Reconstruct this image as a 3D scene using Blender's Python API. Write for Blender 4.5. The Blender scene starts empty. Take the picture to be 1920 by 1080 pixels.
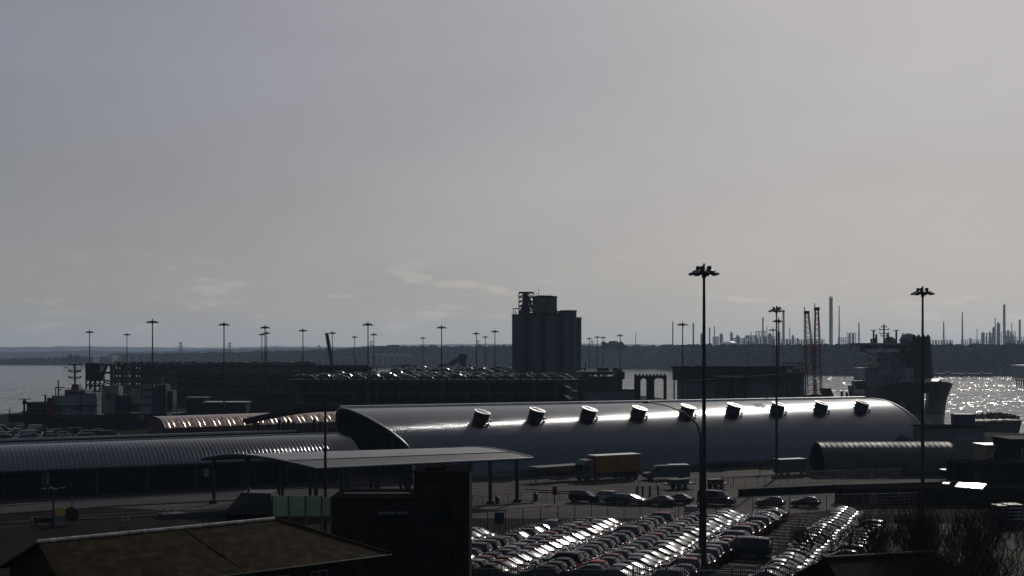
import bpy, math, random
from mathutils import Vector, Matrix
R = math.radians
PI = math.pi
rnd = random.Random(7)
S = bpy.context.scene
COL = S.collection

# ------------------------------------------------------------------ camera
FPX, HZ, CZ = 2300.0, 665.0, 20.0
cam_d = bpy.data.cameras.new('camera'); cam = bpy.data.objects.new('camera', cam_d); COL.objects.link(cam)
cam.location = (0, 0, CZ); cam.rotation_euler = (R(90), 0, 0)
cam_d.sensor_width = 36.0; cam_d.lens = 36.0 * FPX / 1920.0
cam_d.shift_y = (HZ - 540.0) / 1920.0
cam_d.clip_start = 0.5; cam_d.clip_end = 60000
S.camera = cam

# ------------------------------------------------------------------ sky, sun, exposure
SUN_AZ, SUN_EL = R(19.5), R(30)
sdir = Vector((math.cos(SUN_EL) * math.sin(SUN_AZ), math.cos(SUN_EL) * math.cos(SUN_AZ), math.sin(SUN_EL)))
S.view_settings.view_transform = 'Standard'; S.view_settings.look = 'None'
S.view_settings.exposure = 0.0; S.view_settings.gamma = 1.0
S.cycles.use_denoising = True
S.cycles.max_bounces = 6; S.cycles.volume_bounces = 0; S.cycles.transparent_max_bounces = 12
W = bpy.data.worlds.new('World'); S.world = W; W.use_nodes = True
nt = W.node_tree; N = nt.nodes; L = nt.links; N.clear()
def wn(t, **k):
    n = N.new(t)
    for a, b in k.items(): setattr(n, a, b)
    return n
def wmath(op, a, b=None, c=None):
    n = wn('ShaderNodeMath', operation=op)
    for i, x in enumerate((a, b, c)):
        if x is None: continue
        if isinstance(x, (int, float)): n.inputs[i].default_value = x
        else: L.new(x, n.inputs[i])
    return n.outputs[0]
def wmix(f, a, b, mode='MIX'):
    n = wn('ShaderNodeMix', data_type='RGBA', blend_type=mode)
    for s_, x in ((n.inputs[0], f), (n.inputs[6], a), (n.inputs[7], b)):
        if isinstance(x, (int, float)): s_.default_value = x
        elif isinstance(x, tuple): s_.default_value = (*x, 1)
        else: L.new(x, s_)
    return n.outputs[2]
sky = wn('ShaderNodeTexSky', sky_type='NISHITA', sun_disc=False, sun_elevation=SUN_EL, sun_rotation=SUN_AZ,
         altitude=20, air_density=1.2, dust_density=3.0, ozone_density=1.0)
hsv = wn('ShaderNodeHueSaturation'); hsv.inputs['Saturation'].default_value = 0.45; hsv.inputs['Value'].default_value = 0.32
L.new(sky.outputs[0], hsv.inputs['Color'])
tc = wn('ShaderNodeTexCoord'); sep = wn('ShaderNodeSeparateXYZ'); L.new(tc.outputs['Generated'], sep.inputs[0])
dp = wn('ShaderNodeVectorMath', operation='DOT_PRODUCT'); L.new(tc.outputs['Generated'], dp.inputs[0]); dp.inputs[1].default_value = sdir
g = wmath('POWER', wmath('MAXIMUM', wmath('MULTIPLY_ADD', dp.outputs['Value'], 0.5, 0.5), 0.0), 4.0)
# thin veil of high cloud: brighter towards the sun, grey-blue away from it
veil = wmix(g, (0.72, 0.97, 1.48), (2.34, 2.25, 2.44))
el = sep.outputs[2]
low = wmath('SUBTRACT', 1.0, wmath('SMOOTH_MIN', wmath('MULTIPLY', wmath('ABSOLUTE', el), 5.0), 1.0, 0.3))
veil = wmix(wmath('MULTIPLY', low, 0.85), veil, wmix(g, (1.40, 1.44, 1.40), (3.2, 2.93, 2.52)))
mp = wn('ShaderNodeMapping'); mp.inputs['Scale'].default_value = (1.6, 1.6, 4.5); L.new(tc.outputs['Generated'], mp.inputs[0])
n1 = wn('ShaderNodeTexNoise'); n1.inputs['Scale'].default_value = 2.2; n1.inputs['Detail'].default_value = 4; L.new(mp.outputs[0], n1.inputs['Vector'])
mott = wmath('MULTIPLY_ADD', n1.outputs[0], 0.5, 0.75)
veil = wmix(1.0, veil, mott, 'MULTIPLY')
# a few small low clouds
mp2 = wn('ShaderNodeMapping'); mp2.inputs['Scale'].default_value = (15, 15, 62); mp2.inputs['Location'].default_value = (3.1, 0.4, 1.7); L.new(tc.outputs['Generated'], mp2.inputs[0])
n2 = wn('ShaderNodeTexNoise'); n2.inputs['Scale'].default_value = 1.0; n2.inputs['Detail'].default_value = 7; n2.inputs['Roughness'].default_value = 0.6; L.new(mp2.outputs[0], n2.inputs['Vector'])
cl = wn('ShaderNodeMapRange', interpolation_type='SMOOTHSTEP'); cl.inputs['From Min'].default_value = 0.54; cl.inputs['From Max'].default_value = 0.65; L.new(n2.outputs[0], cl.inputs['Value'])
band = wn('ShaderNodeMapRange', interpolation_type='SMOOTHSTEP'); band.inputs['From Min'].default_value = 0.05; band.inputs['From Max'].default_value = 0.09; L.new(el, band.inputs['Value'])
band2 = wn('ShaderNodeMapRange', interpolation_type='SMOOTHSTEP'); band2.inputs['From Min'].default_value = 0.004; band2.inputs['From Max'].default_value = 0.025; L.new(el, band2.inputs['Value'])
cf = wmath('MULTIPLY', wmath('MULTIPLY', cl.outputs[0], wmath('SUBTRACT', 1.0, band.outputs[0])), wmath('MULTIPLY', band2.outputs[0], 0.85))
veil = wmix(cf, veil, wmix(0.5, veil, wmix(g, (1.9, 1.8, 1.7), (4.9, 4.5, 4.1))))
fin = wmix(0.82, hsv.outputs[0], veil)
bg = wn('ShaderNodeBackground'); bg.inputs['Strength'].default_value = 0.14; L.new(fin, bg.inputs[0])
out = wn('ShaderNodeOutputWorld'); L.new(bg.outputs[0], out.inputs[0])
sl = bpy.data.lights.new('sun', 'SUN'); sl.energy = 2.2; sl.angle = R(0.53); sl.color = (1.0, 0.93, 0.84)
so = bpy.data.objects.new('sun', sl); COL.objects.link(so); so.location = (0, 0, 300)
so.rotation_euler = sdir.to_track_quat('Z', 'Y').to_euler()

# ------------------------------------------------------------------ helpers
def P(px, py, d): return Vector(((px - 960) / FPX * d, d, CZ - (py - HZ) / FPX * d))
def G(px, py, z=0.0): return P(px, py, FPX * (CZ - z) / (py - HZ))
def X(px, d): return (px - 960) / FPX * d
def Z(py, d): return CZ - (py - HZ) / FPX * d

class MB:
    def __init__(s): s.v = []; s.f = []; s.m = []; s.cur = 0; s.prim = []
    def add(s, vs, fs):
        o = len(s.v); s.v += [Vector(p) for p in vs]; s.prim.append((vs, fs))
        for f in fs: s.f.append([i + o for i in f]); s.m.append(s.cur)
        return s
    def box(s, c, size, rz=0.0, M=None):
        a, b, h = size[0] / 2, size[1] / 2, size[2] / 2
        vs = [Vector((x, y, z)) for z in (-h, h) for y in (-b, b) for x in (-a, a)]
        if M is None: M = Matrix.Rotation(rz, 3, 'Z')
        vs = [M @ p + Vector(c) for p in vs]
        return s.add(vs, [(0, 2, 3, 1), (4, 5, 7, 6), (0, 1, 5, 4), (2, 6, 7, 3), (0, 4, 6, 2), (1, 3, 7, 5)])
    def bx(s, x0, x1, y0, y1, z0, z1): return s.box(((x0 + x1) / 2, (y0 + y1) / 2, (z0 + z1) / 2), (abs(x1 - x0), abs(y1 - y0), abs(z1 - z0)))
    def bar(s, p, q, w, h=None):
        p, q = Vector(p), Vector(q); d = q - p
        if d.length < 1e-6: return s
        M = d.to_track_quat('X', 'Z').to_matrix()
        return s.box((p + q) / 2, (d.length, w, h or w), M=M)
    def tube(s, pts, rad, n=8, cap=True):
        pts = [Vector(p) for p in pts]; k = len(pts)
        if not hasattr(rad, '__len__'): rad = [rad] * k
        vs = []; fs = []
        for i in range(k):
            d = (pts[min(i + 1, k - 1)] - pts[max(i - 1, 0)])
            if d.length < 1e-9: d = Vector((0, 0, 1))
            d.normalize()
            u = d.cross(Vector((0, 0, 1)) if abs(d.z) < 0.95 else Vector((1, 0, 0))).normalized(); w = d.cross(u)
            for j in range(n):
                a = 2 * PI * j / n
                vs.append(pts[i] + (u * math.cos(a) + w * math.sin(a)) * rad[i])
        for i in range(k - 1):
            for j in range(n):
                b = (j + 1) % n
                fs.append((i * n + j, i * n + b, (i + 1) * n + b, (i + 1) * n + j))
        if cap: fs.append(tuple(range(n - 1, -1, -1))); fs.append(tuple((k - 1) * n + j for j in range(n)))
        return s.add(vs, fs)
    def cyl(s, c, r, h, n=16, r2=None):
        c = Vector(c); return s.tube([c, c + Vector((0, 0, h))], [r, r if r2 is None else r2], n)
    def prism(s, poly, z0, z1):
        n = len(poly)
        vs = [(x, y, z0) for x, y in poly] + [(x, y, z1) for x, y in poly]
        fs = [tuple(range(n - 1, -1, -1)), tuple(range(n, 2 * n))] + [(i, (i + 1) % n, n + (i + 1) % n, n + i) for i in range(n)]
        return s.add(vs, fs)
    def slab(s, poly, off):           # a polygon of 3-D points given thickness along a vector
        n = len(poly); poly = [Vector(p) for p in poly]; off = Vector(off)
        vs = poly + [p + off for p in poly]
        fs = [tuple(range(n - 1, -1, -1)), tuple(range(n, 2 * n))] + [(i, (i + 1) % n, n + (i + 1) % n, n + i) for i in range(n)]
        return s.add(vs, fs)
    def grid(s, rows, close=False):   # rows of points
        nr, nc = len(rows), len(rows[0])
        return s.add([p for r in rows for p in r], [(i * nc + j, i * nc + j + 1, (i + 1) * nc + j + 1, (i + 1) * nc + j) for i in range(nr - 1) for j in range(nc - 1)])
    def each(s, name, mats, parent=None, **k):      # every primitive an object of its own
        for vs, fs in s.prim: o = MB().add(vs, fs).build(name, mats, parent, **k)
        return o
    def build(s, name, mats, parent=None, world=False, smooth=False, ang=40):
        vs = s.v
        if parent is not None and world:
            M = Matrix.LocRotScale(parent.location, parent.rotation_euler, None).inverted(); vs = [M @ p for p in vs]
        me = bpy.data.meshes.new(name); me.from_pydata([tuple(p) for p in vs], [], s.f)
        if not isinstance(mats, (list, tuple)): mats = [mats]
        for m in mats: me.materials.append(m)
        if len(mats) > 1: me.polygons.foreach_set('material_index', s.m)
        me.update()
        import bmesh
        bm = bmesh.new(); bm.from_mesh(me); bmesh.ops.recalc_face_normals(bm, faces=bm.faces); bm.to_mesh(me); bm.free()
        if smooth:
            me.polygons.foreach_set('use_smooth', [True] * len(me.polygons))
            try: me.set_sharp_from_angle(angle=R(ang))
            except Exception: pass
        o = bpy.data.objects.new(name, me); COL.objects.link(o)
        if parent is not None: o.parent = parent
        return o
def tag(o, label=None, cat=None, group=None, kind=None):
    if label: o['label'] = label
    if cat: o['category'] = cat
    if group: o['group'] = group
    if kind: o['kind'] = kind
    return o
def thing(name, label, cat, loc=(0, 0, 0), rz=0.0, group=None):
    o = bpy.data.objects.new(name, None); COL.objects.link(o); o.location = loc; o.rotation_euler = (0, 0, rz)
    o.empty_display_size = 0.3
    return tag(o, label, cat, group)
KIDS = {}
def copy_tree(o, loc=None, rz=None, label=None, mats=None):
    r = o.copy(); COL.objects.link(r)
    if loc is not None: r.location = loc
    if rz is not None: r.rotation_euler = (0, 0, rz)
    if label: r['label'] = label
    for c in list(o.children):
        d = c.copy(); COL.objects.link(d); d.parent = r
        for c2 in list(c.children):
            e = c2.copy(); COL.objects.link(e); e.parent = d
    return r
ORD = 'first second third fourth fifth sixth seventh eighth ninth tenth eleventh twelfth thirteenth fourteenth fifteenth sixteenth seventeenth eighteenth nineteenth twentieth twenty-first twenty-second twenty-third twenty-fourth twenty-fifth twenty-sixth twenty-seventh twenty-eighth twenty-ninth thirtieth'.split()

# ------------------------------------------------------------------ materials
def mat(name, col, rough=0.6, metal=0.0, var=0.0, scale=1.0, bump=0.0, bscale=None, spec=0.16, col2=None, stretch=(1, 1, 1), detail=4, coat=0.0):
    m = bpy.data.materials.new(name); m.use_nodes = True; t = m.node_tree; b = t.nodes['Principled BSDF']
    b.inputs['Base Color'].default_value = (*col, 1); b.inputs['Roughness'].default_value = rough; b.inputs['Metallic'].default_value = metal
    b.inputs['Specular IOR Level'].default_value = spec; b.inputs['Coat Weight'].default_value = coat
    if var > 0 or bump > 0 or col2:
        tcn = t.nodes.new('ShaderNodeTexCoord'); mpn = t.nodes.new('ShaderNodeMapping'); mpn.inputs['Scale'].default_value = stretch
        t.links.new(tcn.outputs['Object'], mpn.inputs[0])
        if var > 0 or col2:
            nz = t.nodes.new('ShaderNodeTexNoise'); nz.inputs['Scale'].default_value = scale; nz.inputs['Detail'].default_value = detail
            t.links.new(mpn.outputs[0], nz.inputs['Vector'])
            rp = t.nodes.new('ShaderNodeValToRGB'); t.links.new(nz.outputs[0], rp.inputs[0])
            c2 = col2 or col
            rp.color_ramp.elements[0].position = 0.32; rp.color_ramp.elements[1].position = 0.68
            rp.color_ramp.elements[0].color = (*[c * (1 - var) for c in col], 1); rp.color_ramp.elements[1].color = (*[c * (1 + var) for c in c2], 1)
            t.links.new(rp.outputs[0], b.inputs['Base Color'])
        if bump > 0:
            nb = t.nodes.new('ShaderNodeTexNoise'); nb.inputs['Scale'].default_value = bscale or scale * 3; nb.inputs['Detail'].default_value = 3
            t.links.new(mpn.outputs[0], nb.inputs['Vector'])
            bn = t.nodes.new('ShaderNodeBump'); bn.inputs['Strength'].default_value = bump; bn.inputs['Distance'].default_value = 0.05
            t.links.new(nb.outputs[0], bn.inputs['Height']); t.links.new(bn.outputs[0], b.inputs['Normal'])
    return m
def seam_mat(name, col, rough, metal, pitch, axis, strength, rot=0.0, var=0.12):
    """metal sheeting with standing seams every PITCH metres along AXIS (a unit vector in object space)"""
    m = bpy.data.materials.new(name); m.use_nodes = True; t = m.node_tree; b = t.nodes['Principled BSDF']
    b.inputs['Roughness'].default_value = rough; b.inputs['Metallic'].default_value = metal
    tcn = t.nodes.new('ShaderNodeTexCoord'); d = t.nodes.new('ShaderNodeVectorMath'); d.operation = 'DOT_PRODUCT'; d.inputs[1].default_value = axis
    t.links.new(tcn.outputs['Object'], d.inputs[0])
    def mth(op, a, bb=None):
        n = t.nodes.new('ShaderNodeMath'); n.operation = op
        for i, x in enumerate((a, bb)):
            if x is None: continue
            if isinstance(x, (int, float)): n.inputs[i].default_value = x
            else: t.links.new(x, n.inputs[i])
        return n.outputs[0]
    u = mth('DIVIDE', d.outputs['Value'], pitch)
    tri = mth('SUBTRACT', mth('MULTIPLY', mth('ABSOLUTE', mth('SUBTRACT', mth('FRACT', u), 0.5)), 4.0), 1.0)   # -1..1
    sq = mth('MULTIPLY', tri, tri); q4 = mth('MULTIPLY', sq, sq); cub = mth('MULTIPLY', mth('MULTIPLY', q4, sq), tri)
    slope = mth('MULTIPLY', mth('ADD', mth('MULTIPLY', tri, .16), mth('MULTIPLY', cub, .84)), strength)
    ge = t.nodes.new('ShaderNodeNewGeometry'); sc = t.nodes.new('ShaderNodeVectorMath'); sc.operation = 'SCALE'; sc.inputs[0].default_value = (math.cos(rot), math.sin(rot), 0); t.links.new(slope, sc.inputs['Scale'])
    ad = t.nodes.new('ShaderNodeVectorMath'); ad.operation = 'ADD'; t.links.new(ge.outputs['Normal'], ad.inputs[0]); t.links.new(sc.outputs[0], ad.inputs[1])
    nn = t.nodes.new('ShaderNodeVectorMath'); nn.operation = 'NORMALIZE'; t.links.new(ad.outputs[0], nn.inputs[0]); t.links.new(nn.outputs[0], b.inputs['Normal'])
    w = t.nodes.new('ShaderNodeTexWhiteNoise'); w.noise_dimensions = '1D'; t.links.new(mth('FLOOR', u), w.inputs['W'])
    nz = t.nodes.new('ShaderNodeTexNoise'); nz.inputs['Scale'].default_value = 0.25; nz.inputs['Detail'].default_value = 5; t.links.new(tcn.outputs['Object'], nz.inputs['Vector'])
    k = mth('ADD', mth('MULTIPLY', w.outputs['Value'], var), mth('MULTIPLY', nz.outputs[0], var * 2))
    k = mth('ADD', k, 1 - var * 1.5)
    mx = t.nodes.new('ShaderNodeMix'); mx.data_type = 'RGBA'; mx.blend_type = 'MULTIPLY'; mx.inputs[0].default_value = 1; mx.inputs[6].default_value = (*col, 1)
    t.links.new(k, mx.inputs[7]); t.links.new(mx.outputs[2], b.inputs['Base Color'])
    r2 = mth('ADD', mth('MULTIPLY', nz.outputs[0], rough * .6), rough * .7); t.links.new(r2, b.inputs['Roughness'])
    return m
def brick_mat(name, c1, c2, mortar, sc, bw, bh, rough=0.85, axes='XZ', bump=0.3):
    m = bpy.data.materials.new(name); m.use_nodes = True; t = m.node_tree; b = t.nodes['Principled BSDF']; b.inputs['Roughness'].default_value = rough; b.inputs['Specular IOR Level'].default_value = 0.02
    tcn = t.nodes.new('ShaderNodeTexCoord'); sp = t.nodes.new('ShaderNodeSeparateXYZ'); cb = t.nodes.new('ShaderNodeCombineXYZ')
    t.links.new(tcn.outputs['Object'], sp.inputs[0]); t.links.new(sp.outputs['XYZ'.index(axes[0])], cb.inputs[0]); t.links.new(sp.outputs['XYZ'.index(axes[1])], cb.inputs[1])
    br = t.nodes.new('ShaderNodeTexBrick'); t.links.new(cb.outputs[0], br.inputs['Vector'])
    br.inputs['Color1'].default_value = (*c1, 1); br.inputs['Color2'].default_value = (*c2, 1); br.inputs['Mortar'].default_value = (*mortar, 1)
    br.inputs['Scale'].default_value = sc; br.inputs['Brick Width'].default_value = bw; br.inputs['Row Height'].default_value = bh; br.inputs['Mortar Size'].default_value = 0.012
    nz = t.nodes.new('ShaderNodeTexNoise'); nz.inputs['Scale'].default_value = 0.7; nz.inputs['Detail'].default_value = 6; t.links.new(tcn.outputs['Object'], nz.inputs['Vector'])
    mr = t.nodes.new('ShaderNodeMapRange'); mr.inputs['From Min'].default_value = .25; mr.inputs['From Max'].default_value = .75; mr.inputs['To Min'].default_value = 0.1; mr.inputs['To Max'].default_value = 1.9; t.links.new(nz.outputs[0], mr.inputs['Value']); nz.inputs['Roughness'].default_value = .8; nz.inputs['Scale'].default_value = 1.3; nz.inputs['Detail'].default_value = 9
    mx = t.nodes.new('ShaderNodeMix'); mx.data_type = 'RGBA'; mx.blend_type = 'MULTIPLY'; mx.inputs[0].default_value = 1
    t.links.new(br.outputs['Color'], mx.inputs[6]); t.links.new(mr.outputs[0], mx.inputs[7]); t.links.new(mx.outputs[2], b.inputs['Base Color'])
    bn = t.nodes.new('ShaderNodeBump'); bn.inputs['Strength'].default_value = bump; bn.inputs['Distance'].default_value = 0.03
    t.links.new(br.outputs['Fac'], bn.inputs['Height']); bn.invert = True; t.links.new(bn.outputs[0], b.inputs['Normal'])
    return m
M = {}
M['asphalt'] = mat('asphalt', (0.0100, 0.0088, 0.0068), 0.9, var=0.3, scale=0.06, bump=0.25, bscale=9, spec=0.01, detail=9)
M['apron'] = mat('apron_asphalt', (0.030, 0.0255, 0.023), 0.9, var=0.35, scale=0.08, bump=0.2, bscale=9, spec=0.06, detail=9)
M['asphalt_dark'] = mat('asphalt_dark', (0.014, 0.013, 0.012), 0.9, var=0.35, scale=0.2, bump=0.2, bscale=9, spec=0.05, detail=8)
M['concrete'] = mat('concrete', (0.07, 0.066, 0.06), 0.9, var=0.3, scale=0.4, spec=0.08, detail=7)
M['concrete_dark'] = mat('concrete_dark', (0.026, 0.029, 0.032), 0.9, var=0.3, scale=0.25, spec=0.06, detail=7)
M['silo'] = mat('silo_concrete', (0.055, 0.068, 0.075), 0.9, var=0.25, scale=0.12, spec=0.2, stretch=(1, 1, 0.15), detail=7)
M['paint_line'] = mat('road_paint', (0.07, 0.064, 0.058), 0.8, var=0.4, scale=2.5)
M['kerb'] = mat('kerb_stone', (0.035, 0.032, 0.029), 0.9, var=0.3, scale=1.2)
M['dark_steel'] = mat('dark_steel', (0.022, 0.024, 0.028), 0.55, 0.2, var=0.3, scale=1.5)
M['galv'] = mat('galvanised_steel', (0.09, 0.095, 0.10), 0.5, 0.6, var=0.25, scale=2.0)
M['black'] = mat('black_paint', (0.010, 0.011, 0.013), 0.55, var=0.3, scale=2)
M['lamp_glass'] = mat('lamp_glass', (0.35, 0.35, 0.36), 0.12, 0.3)
M['bright_metal'] = mat('bright_metal', (0.42, 0.43, 0.44), 0.38, 0.85, var=0.15, scale=1.0)
M['trim'] = mat('pale_trim', (0.30, 0.31, 0.32), 0.45, 0.4, var=0.15, scale=1.0)
M['glass'] = mat('dark_glass', (0.006, 0.009, 0.011), 0.16, var=0.2, scale=0.4, spec=0.25)
M['car_glass'] = mat('car_glass', (0.012, 0.013, 0.015), 0.16, spec=0.5)
M['tyre'] = mat('tyre_rubber', (0.012, 0.012, 0.012), 0.8, var=0.2, scale=5)
M['lamp_clear'] = mat('headlight_lens', (0.45, 0.45, 0.46), 0.12, 0.5)
M['lamp_red'] = mat('tail_light_lens', (0.20, 0.012, 0.012), 0.15)
M['white_paint'] = mat('white_paint', (0.42, 0.43, 0.43), 0.45, var=0.15, scale=1.2)
M['grey_paint'] = mat('grey_paint', (0.085, 0.095, 0.10), 0.55, var=0.2, scale=0.8)
M['ship_grey'] = mat('ship_grey', (0.11, 0.125, 0.13), 0.6, var=0.3, scale=0.5, stretch=(1, 1, 0.3), detail=7)
M['ship_white'] = mat('ship_white', (0.17, 0.19, 0.20), 0.55, var=0.25, scale=0.5, stretch=(1, 1, 0.3), detail=7)
M['ship_hull'] = mat('ship_hull_blue', (0.014, 0.020, 0.030), 0.5, var=0.3, scale=0.6)
M['hull_dark'] = mat('ship_hull_dark', (0.022, 0.019, 0.019), 0.5, var=0.35, scale=0.25, stretch=(1, 1, 0.3), detail=7)
M['van_grey'] = mat('van_grey', (0.045, 0.053, 0.058), 0.45, var=0.2, scale=1.0)
M['hull_low'] = mat('ship_lower_hull', (0.11, 0.12, 0.115), 0.55, var=0.3, scale=0.4, detail=7)
M['red_paint'] = mat('red_paint', (0.20, 0.022, 0.02), 0.5, var=0.3, scale=1.0)
M['maroon'] = mat('maroon_paint', (0.07, 0.016, 0.02), 0.55, var=0.3, scale=1.0)
M['tan'] = mat('tan_paint', (0.17, 0.14, 0.10), 0.6, var=0.3, scale=1.0)
M['green_paint'] = mat('dark_green_paint', (0.03, 0.045, 0.038), 0.6, var=0.3, scale=0.4)
M['blue_paint'] = mat('blue_paint', (0.011, 0.020, 0.040), 0.5, var=0.3, scale=1.0)
M['yellow'] = mat('yellow_sign', (0.36, 0.24, 0.03), 0.6, var=0.2, scale=2.0)
M['orange_box'] = mat('orange_curtain', (0.13, 0.058, 0.009), 0.55, var=0.15, scale=1.0, bump=0.15, bscale=1.5)
M['orange_dark'] = mat('lorry_emblem', (0.05, 0.018, 0.005), 0.6)
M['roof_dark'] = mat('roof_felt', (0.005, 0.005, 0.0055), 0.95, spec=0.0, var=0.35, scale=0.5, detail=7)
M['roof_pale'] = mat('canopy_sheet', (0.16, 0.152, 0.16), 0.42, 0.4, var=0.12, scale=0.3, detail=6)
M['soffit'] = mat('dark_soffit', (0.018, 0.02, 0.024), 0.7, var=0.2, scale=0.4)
M['tile'] = brick_mat('roof_tile', (0.030, 0.0195, 0.008), (0.009, 0.0064, 0.003), (0.002, 0.0016, 0.001), 1.0, 0.6, 0.5, axes='XY', bump=0.9)
M['tile2'] = brick_mat('roof_tile_dark', (0.008, 0.005, 0.004), (0.005, 0.004, 0.003), (0.002, 0.002, 0.002), 1.0, 0.5, 0.32, axes='XY', bump=0.6)
M['ridge'] = mat('ridge_tile', (0.34, 0.30, 0.25), 0.5, spec=0.4, var=0.5, scale=2.5)
M['brick'] = brick_mat('dark_brick', (0.020, 0.014, 0.010), (0.011, 0.008, 0.006), (0.016, 0.013, 0.011), 1.0, 0.45, 0.15, bump=0.4)
M['wall_dark'] = mat('dark_wall', (0.007, 0.007, 0.007), 0.95, spec=0.0, var=0.3, scale=0.6, detail=7)
M['screen'] = mat('pale_green_sheet', (0.20, 0.26, 0.20), 0.6, var=0.3, scale=0.9, stretch=(1, 1, 0.35), detail=7)
t = M['screen'].node_tree; tb = t.nodes.new('ShaderNodeBsdfTranslucent'); tb.inputs[0].default_value = (.20, .25, .19, 1); mxs = t.nodes.new('ShaderNodeMixShader'); mxs.inputs[0].default_value = .5
t.links.new(t.nodes['Principled BSDF'].outputs[0], mxs.inputs[1]); t.links.new(tb.outputs[0], mxs.inputs[2]); t.links.new(mxs.outputs[0], t.nodes['Material Output'].inputs[0])
M['bark'] = mat('bark', (0.009, 0.007, 0.0055), 0.9, var=0.3, scale=3, stretch=(1, 1, 0.3))
M['foliage'] = mat('far_foliage', (0.0065, 0.008, 0.010), 1.0, var=0.3, scale=0.02, spec=0.0)
M['hill'] = mat('hill_land', (0.012, 0.015, 0.016), 1.0, var=0.35, scale=0.004, spec=0.0, detail=8)
M['refinery'] = mat('refinery_steel', (0.06, 0.06, 0.07), 0.6, 0.2, var=0.25, scale=0.05)
M['chimney'] = mat('chimney_concrete', (0.08, 0.075, 0.085), 0.85, var=0.2, scale=0.05)
M['rust'] = mat('rubble', (0.06, 0.045, 0.038), 0.95, var=0.4, scale=0.9, bump=0.6, bscale=3)
M['water'] = bpy.data.materials.new('water')
M['water'].use_nodes = True
t = M['water'].node_tree; b = t.nodes['Principled BSDF']
b.inputs['Base Color'].default_value = (0.018, 0.026, 0.032, 1); b.inputs['Roughness'].default_value = 0.13; b.inputs['IOR'].default_value = 1.33; b.inputs['Specular IOR Level'].default_value = 0.22
tcn = t.nodes.new('ShaderNodeTexCoord')
def wnoise(sc, stretch, det):
    mpn = t.nodes.new('ShaderNodeMapping'); mpn.inputs['Scale'].default_value = stretch; mpn.inputs['Rotation'].default_value = (0, 0, 0.3); t.links.new(tcn.outputs['Object'], mpn.inputs[0])
    nz = t.nodes.new('ShaderNodeTexNoise'); nz.inputs['Scale'].default_value = sc; nz.inputs['Detail'].default_value = det; nz.inputs['Roughness'].default_value = 0.6
    t.links.new(mpn.outputs[0], nz.inputs['Vector']); return nz.outputs[0]
def wcol(sc, stretch, det):
    mpn = t.nodes.new('ShaderNodeMapping'); mpn.inputs['Scale'].default_value = stretch; mpn.inputs['Rotation'].default_value = (0, 0, 0.12); t.links.new(tcn.outputs['Object'], mpn.inputs[0])
    nz = t.nodes.new('ShaderNodeTexNoise'); nz.inputs['Scale'].default_value = sc; nz.inputs['Detail'].default_value = det; nz.inputs['Roughness'].default_value = 0.55
    t.links.new(mpn.outputs[0], nz.inputs['Vector']); v = t.nodes.new('ShaderNodeVectorMath'); v.operation = 'SUBTRACT'; v.inputs[1].default_value = (.5, .5, .5); t.links.new(nz.outputs['Color'], v.inputs[0]); return v.outputs[0]
def vop(op, a, b_=None, s_=None):
    n = t.nodes.new('ShaderNodeVectorMath'); n.operation = op; t.links.new(a, n.inputs[0])
    if b_ is not None:
        if isinstance(b_, tuple): n.inputs[1].default_value = b_
        else: t.links.new(b_, n.inputs[1])
    if s_ is not None:
        if isinstance(s_, float): n.inputs['Scale'].default_value = s_
        else: t.links.new(s_, n.inputs['Scale'])
    return n.outputs[0]
wv = vop('ADD', vop('SCALE', wcol(0.9, (1, .22, 1), 2), s_=1.15), vop('SCALE', wcol(0.22, (1, .3, 1), 3), s_=0.8))
w2 = wnoise(0.010, (0.2, 1, 1), 5)
mr = t.nodes.new('ShaderNodeMapRange'); mr.inputs['From Min'].default_value = 0.35; mr.inputs['From Max'].default_value = 0.65; mr.inputs['To Min'].default_value = 0.55; mr.inputs['To Max'].default_value = 1.1; t.links.new(w2, mr.inputs['Value'])
wv = vop('SCALE', wv, s_=mr.outputs[0])
wv = vop('NORMALIZE', vop('ADD', vop('MULTIPLY', wv, (1, 1, 0)), (0, 0, 1)))
t.links.new(wv, b.inputs['Normal'])
PAINTS = {'black': (0.008, 0.008, 0.010), 'dark grey': (0.022, 0.023, 0.026), 'silver': (0.13, 0.131, 0.135), 'white': (0.19, 0.19, 0.19),
          'dark blue': (0.010, 0.014, 0.035), 'dark red': (0.09, 0.010, 0.012), 'red': (0.22, 0.02, 0.018), 'dark green': (0.012, 0.03, 0.022), 'brown': (0.05, 0.025, 0.02)}
PM = {k: mat('car_paint_' + k.replace(' ', '_'), v, 0.21 if k in ('silver', 'white') else 0.16, 0.75 if k in ('silver',) else 0.0, spec=0.09) for k, v in PAINTS.items()}

# ================================================================== SETTING
land = [(-900, -300), (900, -300), (900, 285), (150, 300), (100, 330), (90, 420), (62, 610), (-20, 665), (-170, 610), (-172, 352), (-900, 352)]
mb = MB()
mb.prism(land, -6, 0); tag(mb.build('ground', M['asphalt']), kind='structure')
mb = MB(); mb.add([(-20000, -600, -2.5), (20000, -600, -2.5), (20000, 30000, -2.5), (-20000, 30000, -2.5)], [(0, 1, 2, 3)])
tag(mb.build('water', M['water']), kind='structure')

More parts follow.
